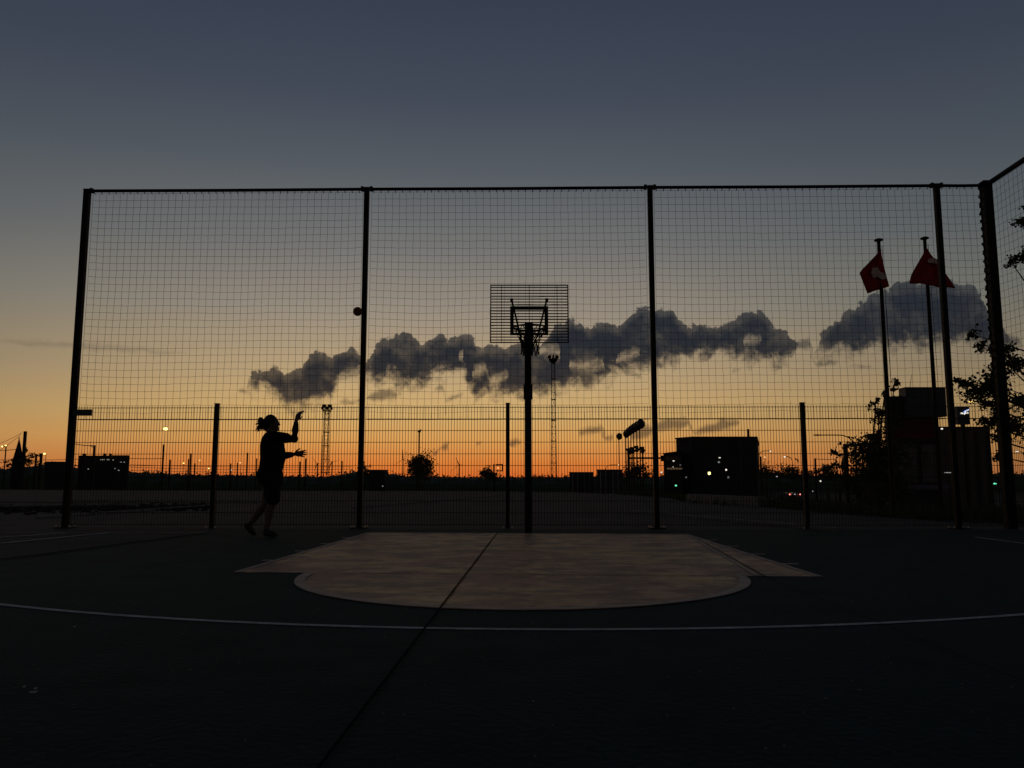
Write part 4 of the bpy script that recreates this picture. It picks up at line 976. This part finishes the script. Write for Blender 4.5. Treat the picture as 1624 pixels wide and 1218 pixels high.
# pitched hut with a spire at far left
Yb = 140; x0, x1 = W(74, 0, Yb).x, W(105, 0, Yb).x; xp = W(80, 0, Yb).x
t = thing('hut', 'low building with a thin spire just left of the end post', 'building', ((x0+x1)/2, Yb, -2.55))
m = MB(); m.block(74, 105, Yb, Yb + 6, -2.55, W(0, 732, Yb).z); m.build('wall', MT['wall'], t)
m = MB(); m.prism([(x0 - .2, W(0,732,Yb).z + .02), (x1 + .1, W(0,732,Yb).z + .02), (x1 + .1, W(0,731,Yb).z), (W(84,0,Yb).x, W(0,729.5,Yb).z), (xp, W(0,726,Yb).z)], Yb - .3, Yb + 1.3); rf = m.build('roof', MT['wall'], t)
m = MB(); m.tube([(xp, Yb + 1, W(0,727,Yb).z), (xp, Yb + 1, W(0,716,Yb).z)], [0.18, 0.03], 6); m.build('spire', MT['steel'], rf)
# pointed canopy
Yb = 84; t = thing('canopy', 'narrow pointed dark canopy standing at far left by a mast', 'canopy', ground_at(28, Yb)); bz = ground_at(28, Yb).z
prof = [(30.3, 30.6, 695), (27.5, 32.5, 706), (24, 34, 719), (20.5, 35, 733), (18, 35.5, 748), (17, 36, 775)]
m = MB(); rg = []
for a, c, y in prof:
    A, C_ = W(a, y, Yb), W(c, y, Yb); cx_ = (A.x + C_.x)/2; r = (C_.x - A.x)/2; n = 18
    rg.append([(cx_ + r*(1 + .08*math.sin(5*2*math.pi*j/n))*math.cos(2*math.pi*j/n), Yb + r*(1 + .08*math.sin(5*2*math.pi*j/n))*math.sin(2*math.pi*j/n), max(A.z, bz + .02)) for j in range(n)])
m.rings(rg); m.build('cloth', MT['canvas'], t)
m = MB(); c = W(30.4, 693, Yb); m.tube([(c.x, Yb, bz), (c.x, Yb, c.z)], 0.05, 6); m.build('mast_pole', MT['steel'], t)
# flat shed behind the second post
Yb = 175; m = MB(); x0, x1 = W(601, 0, Yb).x, W(624, 0, Yb).x
t = thing('shed', 'small flat shed on the skyline left of the rounded bush', 'building', (x0, Yb, -2.5))
m.prism([(x0, -2.5), (x1 + .3, -2.5), (x1, W(0,745,Yb).z), (x0, W(0,746.5,Yb).z)], Yb, Yb + 5); m.build('wall', MT['wall'], t)
m = MB(); m.span((x0 - .1, Yb - .1, W(0,746.4,Yb).z), (x1 + .1, Yb + 5.1, W(0,745,Yb).z + .02)); m.build('roof', MT['wall'], t)
# containers
def container(xa, xb, top, Y, lab):
    a, c = W(xa, top, Y), W(xb, top, Y); zb_ = gz((a.x + c.x)/2, Y); w = c.x - a.x; H = a.z - zb_
    t = thing('container', lab, 'container', ((a.x + c.x)/2, Y, zb_), 'containers right of the lattice tower')
    m = MB(); m.block(xa, xb, Y, Y + 6, zb_, a.z - .04)
    m.build('body', MT['darkbox'], t)
    m = MB(); m.block(xa - .6, xb + .6, Y - .04, Y + 6.04, a.z - .1, a.z); m.build('roof', MT['darkbox'], t)
    for sg in (0, 1):
        m = MB(); xa_ = a.x + .06 + sg*(w/2 - .02); m.span((xa_, Y - .04, zb_ + .14), (xa_ + w/2 - .1, Y - .004, a.z - .14)); d_ = m.build('door', MT['darkbox'], t)
        m = MB()
        for q in (.28, .72): m.tube([(xa_ + (w/2 - .1)*q, Y - .07, zb_ + .16), (xa_ + (w/2 - .1)*q, Y - .07, a.z - .16)], .022, 6)
        m.build('lock_rod', MT['zinc'], d_)
container(902.5, 940, 748.5, 78, 'left and lower of two dark containers right of the hoop')
container(946, 986, 744.5, 72, 'right and taller of two dark containers, under the bent street lamp')

# large building
Yb = 118; zb_ = -2.6
def X(px, Y=118): return W(px, 700, Y).x
def Zz(py, Y=118): return W(900, py, Y).z
t = thing('large_building', 'large dark blocky building with chimney right of the signal posts', 'building', (X(1140), Yb, zb_))
m = MB(); P = [(X(1081), Yb + 4), (X(1098), Yb), (X(1200), Yb), (W(1203, 700, Yb + 30).x, Yb + 30), (W(1083, 700, Yb + 30).x, Yb + 30)]; n = len(P); zt_ = Zz(694)
m.add([(x, y, zb_) for x, y in P] + [(x, y, zt_) for x, y in P], [tuple(range(n))[::-1], tuple(range(n, 2*n))] + [(i, (i+1) % n, (i+1) % n + n, i + n) for i in range(n)])
m.build('wall', MT['wall'], t)
m = MB(); 
for x0, y0, x1, y1 in ((P[0][0], P[0][1], P[1][0], P[1][1]), (P[1][0], P[1][1], P[2][0], P[2][1]), (P[2][0], P[2][1], P[3][0], P[3][1])):
    c = ((x0+x1)/2, (y0+y1)/2, zt_ + .06); m.box(c, (math.hypot(x1-x0, y1-y0) + .1, .3, .2), math.atan2(y1-y0, x1-x0))
rf = m.build('parapet', MT['wall'], t)
for px, w in ((1112, .8), (1137, .6), (1157, .7), (1171, .5)):
    m = MB(); m.box((X(px), Yb + 5, zt_ + .12), (w, w, .5)); m.build('roof_unit', MT['steel'], t)
m = MB(); cx_ = X(1187, 124); m.rings([[(cx_ + r*math.cos(k*math.pi/6), 124 + r*math.sin(k*math.pi/6), z) for k in range(12)] for r, z in ((.19, zt_ - .5), (.19, Zz(681, 124)), (.15, Zz(680.4, 124)))]); m.build('chimney', MT['steel'], t)
m = MB(); m.block(1052, 1080.6, Yb - 3, Yb + 3, zb_, [Zz(719.5, 115), Zz(716, 115), Zz(716, 115), Zz(719.5, 115)]); wg = m.build('wing', MT['wall'], t)
m = MB(); zz_ = [Zz(719.4, 115), Zz(715.9, 115), Zz(715.9, 115), Zz(719.4, 115)]; m.block(1051, 1080.4, Yb - 3.2, Yb + 3.1, Zz(720, 115), [Zz(718.6, 115), Zz(714.9, 115), Zz(714.9, 115), Zz(718.6, 115)]); m.build('roof', MT['wall'], wg)
for k in range(7):
    px = 1102 + k*14.3; m = MB(); m.box((X(px), Yb - .02, (zt_ + zb_)/2), (.12, .08, zt_ - zb_ - .2)); m.build('pilaster', MT['clad'] if k % 3 == 2 else MT['wall'], t)
for px, py, w, h, Y, mt in ((1068, 731, .26, .12, Yb - 3, 'whitel'), (1083, 732, .22, .12, Yb, 'whitel'), (1067, 740.5, .13, .12, Yb - 3, 'whitel'), (1141, 726, .28, .13, Yb, 'whitel'), (1140, 733, .22, .22, Yb, 'whited'), (1155, 757, .2, .24, Yb, 'whited'), (1088, 757, .2, .15, Yb, 'whited'), (1079, 738, .2, .12, Yb - 3, 'whited')):
    c = W(px, py, Y); yy = Y - .05 if px != 1083 else Yb + 3.3
    m = MB(); m.box((c.x, yy, c.z), (w, .08, h)); m.build('lit_window', MT[mt], t)
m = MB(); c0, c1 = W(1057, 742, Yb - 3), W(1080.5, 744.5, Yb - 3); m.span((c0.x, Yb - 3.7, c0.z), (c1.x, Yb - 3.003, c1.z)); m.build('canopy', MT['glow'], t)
m = MB(); m.block(1203.5, 1207, Yb + 31, Yb + 40, zb_, Zz(724, Yb + 31)); m.build('annex', MT['wall'], t)
for px in (1058, 1066, 1074): 
    m = MB(); c = W(px, 726, Yb - 3); m.span((c.x - .3, Yb - 3.03, c.z - .35), (c.x + .3, Yb - 2.99, c.z + .2)); m.build('window', MT['glass'], t)
# low wall at the plaza edge before the building
c0, c1 = G(1098, 796), G(1215, 803); m = MB(); d_ = c1 - c0; m.box(((c0.x+c1.x)/2, (c0.y+c1.y)/2 + .35, .12), (d_.length, .3, .30), math.atan2(d_.y, d_.x))
tag(m.build('low_wall', MT['kerb'], None, ((c0.x+c1.x)/2, (c0.y+c1.y)/2 + .35, 0)), 'low concrete wall at the edge of the plaza before the large building', 'wall')

# grey facade at right, and the lit totem sign
Yb = 62; x0, x1 = W(1497, 0, Yb).x, W(1571, 700, Yb).x; x0 = W(1497, 700, Yb).x; zt_ = W(0, 679, Yb).z
t = thing('clad_building', 'grey panelled building behind the right end of the fence', 'building', ((x0+x1)/2, Yb, -2.6))
m = MB(); m.block(1486, 1571, Yb, Yb + 12, -2.6, zt_); m.build('wall', MT['clad'], t)
for k in range(8):
    x = x0 + (x1 - x0)*(k + .5)/8; m = MB(); m.span((x - .17, Yb - .03, -1.5), (x + .17, Yb - .004, zt_ - .3)); m.build('panel', MT['wall'] if k % 2 else MT['clad'], t)
m = MB(); m.block(1485, 1572, Yb - .06, Yb + 12.06, zt_ + .002, zt_ + .12); m.build('roof', MT['wall'], t)
m = MB(); c = W(1494, 680, Yb - 2); 
lamp(1494, 680, 50, 'small white rectangular light right of the advertising kiosk', MT['whitel'], 0.8, (4.4, 2.4))
lamp(1504, 749.5, 40, 'dim pale strip light at the foot of the fourth tall post', MT['whited'], 0.8, (13, 1.2))
Yb = 55; a, c = W(1518, 645, Yb), W(1539, 673, Yb); zb_ = gz(a.x, Yb)
t = thing('totem_sign', 'dark pylon sign with glowing blue and white emblem at right', 'sign', ((a.x+c.x)/2, Yb, zb_))
m = MB(); m.span((a.x, Yb, c.z), (c.x, Yb + .4, a.z)); m.build('sign_box', MT['navy'], t)
m = MB(); m.span(((a.x+c.x)/2 - .12, Yb + .1, zb_), ((a.x+c.x)/2 + .12, Yb + .3, c.z)); m.build('post', MT['steel'], t)
def plate(pts, Y, th=.03):
    m = MB(); vs = [W(x, y, Y) for x, y in pts]; m.prism([(v.x, v.z) for v in vs], Y - th, Y - .002); return m
plate([(1527, 653.5), (1530, 651), (1534.5, 649.5), (1537.5, 648.5), (1536, 651), (1531.5, 653.8), (1528, 654.5)], Yb).build('emblem', MT['bluel'], t)
plate([(1529.5, 652.8), (1533, 650.6), (1536.8, 649), (1534, 652), (1531, 653.2)], Yb - .035).build('emblem', MT['whitel'], t)
rng = random.Random(2)
m = MB()
for k in range(7):
    x = 1522.8 + k*1.9; y = 655.2 - k*.12; q0, q1 = W(x, y - rng.uniform(.2, .9), Yb), W(x + 1.35, y + 1.6 + (1.0 if k == 3 else 0), Yb); m.span((q0.x, Yb - .03, q0.z), (q1.x, Yb - .002, q1.z))
m.build('lettering', MT['whitel'], t)

# advertising kiosk
Yb = 30; 
def KX(px): return W(px, 700, Yb).x
def KZ(py): return W(1450, py, Yb).z
zb_ = gz(KX(1450), Yb) 
t = thing('advertising_kiosk', 'tall dark kiosk with blue top panel, red board and faded poster', 'kiosk', (KX(1450), Yb, zb_))
m = MB(); m.span((KX(1413), Yb, zb_), (KX(1490), Yb + .42, KZ(661))); m.build('body', MT['wall'], t)
m = MB(); m.span((KX(1413), Yb + .1, KZ(661) + .002), (KX(1438), Yb + .4, KZ(628))); m.build('upper_block', MT['wall'], t)
m = MB(); m.span((KX(1438) + .003, Yb - .12, KZ(661) + .002), (KX(1502), Yb + .38, KZ(616))); ub = m.build('top_panel', MT['navy'], t)
m = MB(); m.span((KX(1437.5), Yb - .16, KZ(616) + .002), (KX(1502.5), Yb + .41, KZ(614.6))); m.build('top_trim', MT['steel'], ub)
m = MB(); m.tube([W(1443, 616, Yb + .2), W(1444.5, 604, Yb + .2), W(1446, 594, Yb + .2)], [.012, .01, .006], 4); m.build('aerial', MT['steel'], ub)
m = MB(); m.span((KX(1416), Yb - .05, KZ(695)), (KX(1488), Yb - .003, KZ(664))); rb = m.build('red_board', MT['redboard'], t)
m = MB(); m.span((KX(1428), Yb - .055, KZ(693)), (KX(1480), Yb - .0505, KZ(692))); m.build('board_stripe', MT['red'], rb)
m = MB(); m.span((KX(1416), Yb - .04, KZ(765)), (KX(1452), Yb - .003, KZ(705))); m.build('poster', MT['poster'], t)
m = MB(); m.span((KX(1459), Yb - .04, KZ(765)), (KX(1484), Yb - .003, KZ(705))); m.build('poster', MT['poster'], t)
m = MB(); m.span((KX(1432), Yb - .10, KZ(777)), (KX(1498), Yb - .004, KZ(769))); m.build('counter_strip', MT['lilac'], t)
# barrier rail beside the kiosk
Yb = 19; x0, x1 = W(1374, 780, Yb).x, W(1408, 780, Yb).x; zb_ = gz(x0, Yb); z1_ = W(1390, 768, Yb).z
t = thing('railing', 'short pale upright railing at the foot of the flagpole', 'railing', (x0, Yb, zb_)); m = MB()
for k in range(9): x = x0 + (x1 - x0)*k/8; m.tube([(x, Yb, zb_), (x, Yb, z1_)], .012, 5)
m.build('bars', MT['clad'], t)
m = MB(); m.tube([(x0, Yb, z1_), (x1, Yb, z1_)], .016, 6); m.tube([(x0, Yb, zb_ + .12), (x1, Yb, zb_ + .12)], .014, 6); m.build('rails', MT['clad'], t)

# ------------------------------------------------------------------ car with tail lamps lit
Yb = 98; c = W(1260.5, 784, Yb); zg = min(gz(c.x, Yb), c.z - .75)
t = thing('car', 'dark parked car seen from behind with two red tail lamps', 'car', (c.x, Yb, zg))
m = MB(); secs = []
for y, w, zlo, zhi, wt in ((0, .78, .35, .95, .74), (.25, .86, .28, 1.02, .78), (.9, .89, .25, 1.40, .62), (2.4, .89, .25, 1.44, .62), (3.1, .89, .25, 1.02, .80), (4.1, .84, .28, .84, .78), (4.35, .76, .36, .74, .70)):
    secs.append([(c.x + a, Yb + y, zg + z) for a, z in ((-w, zlo), (w, zlo), (w, zlo + (min(zhi, .95) - zlo)*.7), (wt, zhi), (-wt, zhi), (-w, zlo + (min(zhi, .95) - zlo)*.7))])
m.rings(secs); m.build('body', MT['car'], t)
m = MB(); m.prism([(c.x - .62, zg + 1.0), (c.x + .62, zg + 1.0), (c.x + .52, zg + 1.33), (c.x - .52, zg + 1.33)], Yb + .28, Yb + .42); m.build('rear_window', MT['glass'], t)
for sx in (-1, 1):
    for y in (.8, 3.4):
        m = MB(); m.rings([[(c.x + sx*(.70 + q), Yb + y + r*math.cos(k*math.pi/8), zg + .31 + r*math.sin(k*math.pi/8)) for k in range(16)] for r, q in ((.28, 0), (.31, .04), (.31, .17), (.28, .2))]); m.build('wheel', MT['tyre'], t)
    m = MB(); m.box((c.x + sx*.60, Yb - .02, c.z), (.20, .06, .16)); m.build('tail_lamp', MT['redl'], t)
m = MB(); m.box((c.x, Yb - .01, c.z), (.16, .05, .10)); m.build('plate_lamp', MT['whited'], t)

# litter on the court
rng = random.Random(4)
for px, py, l, lab in ((52, 1098, .016, 'pale scrap of litter, largest at lower left'), (38, 1089, .007, 'tiny pale scrap of litter at lower left'), (56, 1092, .008, 'small scrap just above the largest litter at lower left'), (118, 994, .008, 'dark crumb of litter below the three point line at left')):
    p = G(px, py, .006); m = MB(); m.add([(p.x - l, p.y, .005), (p.x + l*.9, p.y - .004, .005), (p.x + l, p.y + l*.3, .012), (p.x - l*.8, p.y + l*.35, .009)], [(0, 1, 2, 3)]); m.add([(p.x - l, p.y, .004), (p.x + l*.9, p.y - .004, .004), (p.x + l, p.y + l*.3, .010), (p.x - l*.8, p.y + l*.35, .007)], [(3, 2, 1, 0)])
    tag(m.build('litter', MT['white'], None, p), lab, 'litter', 'litter on the court')

m = MB(); rng = random.Random(14)        # grit and leaf crumbs strewn over the court
for i in range(420):
    y = rng.uniform(2.4, 12.5); x = rng.uniform(-0.75, 0.75) * y; r = rng.uniform(0.0012, 0.0045)
    m.box((x, y, 0.0125 + r * .4), (r * 2, r * 1.5, r * .8), rng.uniform(0, 3))
tag(m.build('grit', MT['kerb']), 'pale grit strewn over the dark court', 'grit', kind='stuff')
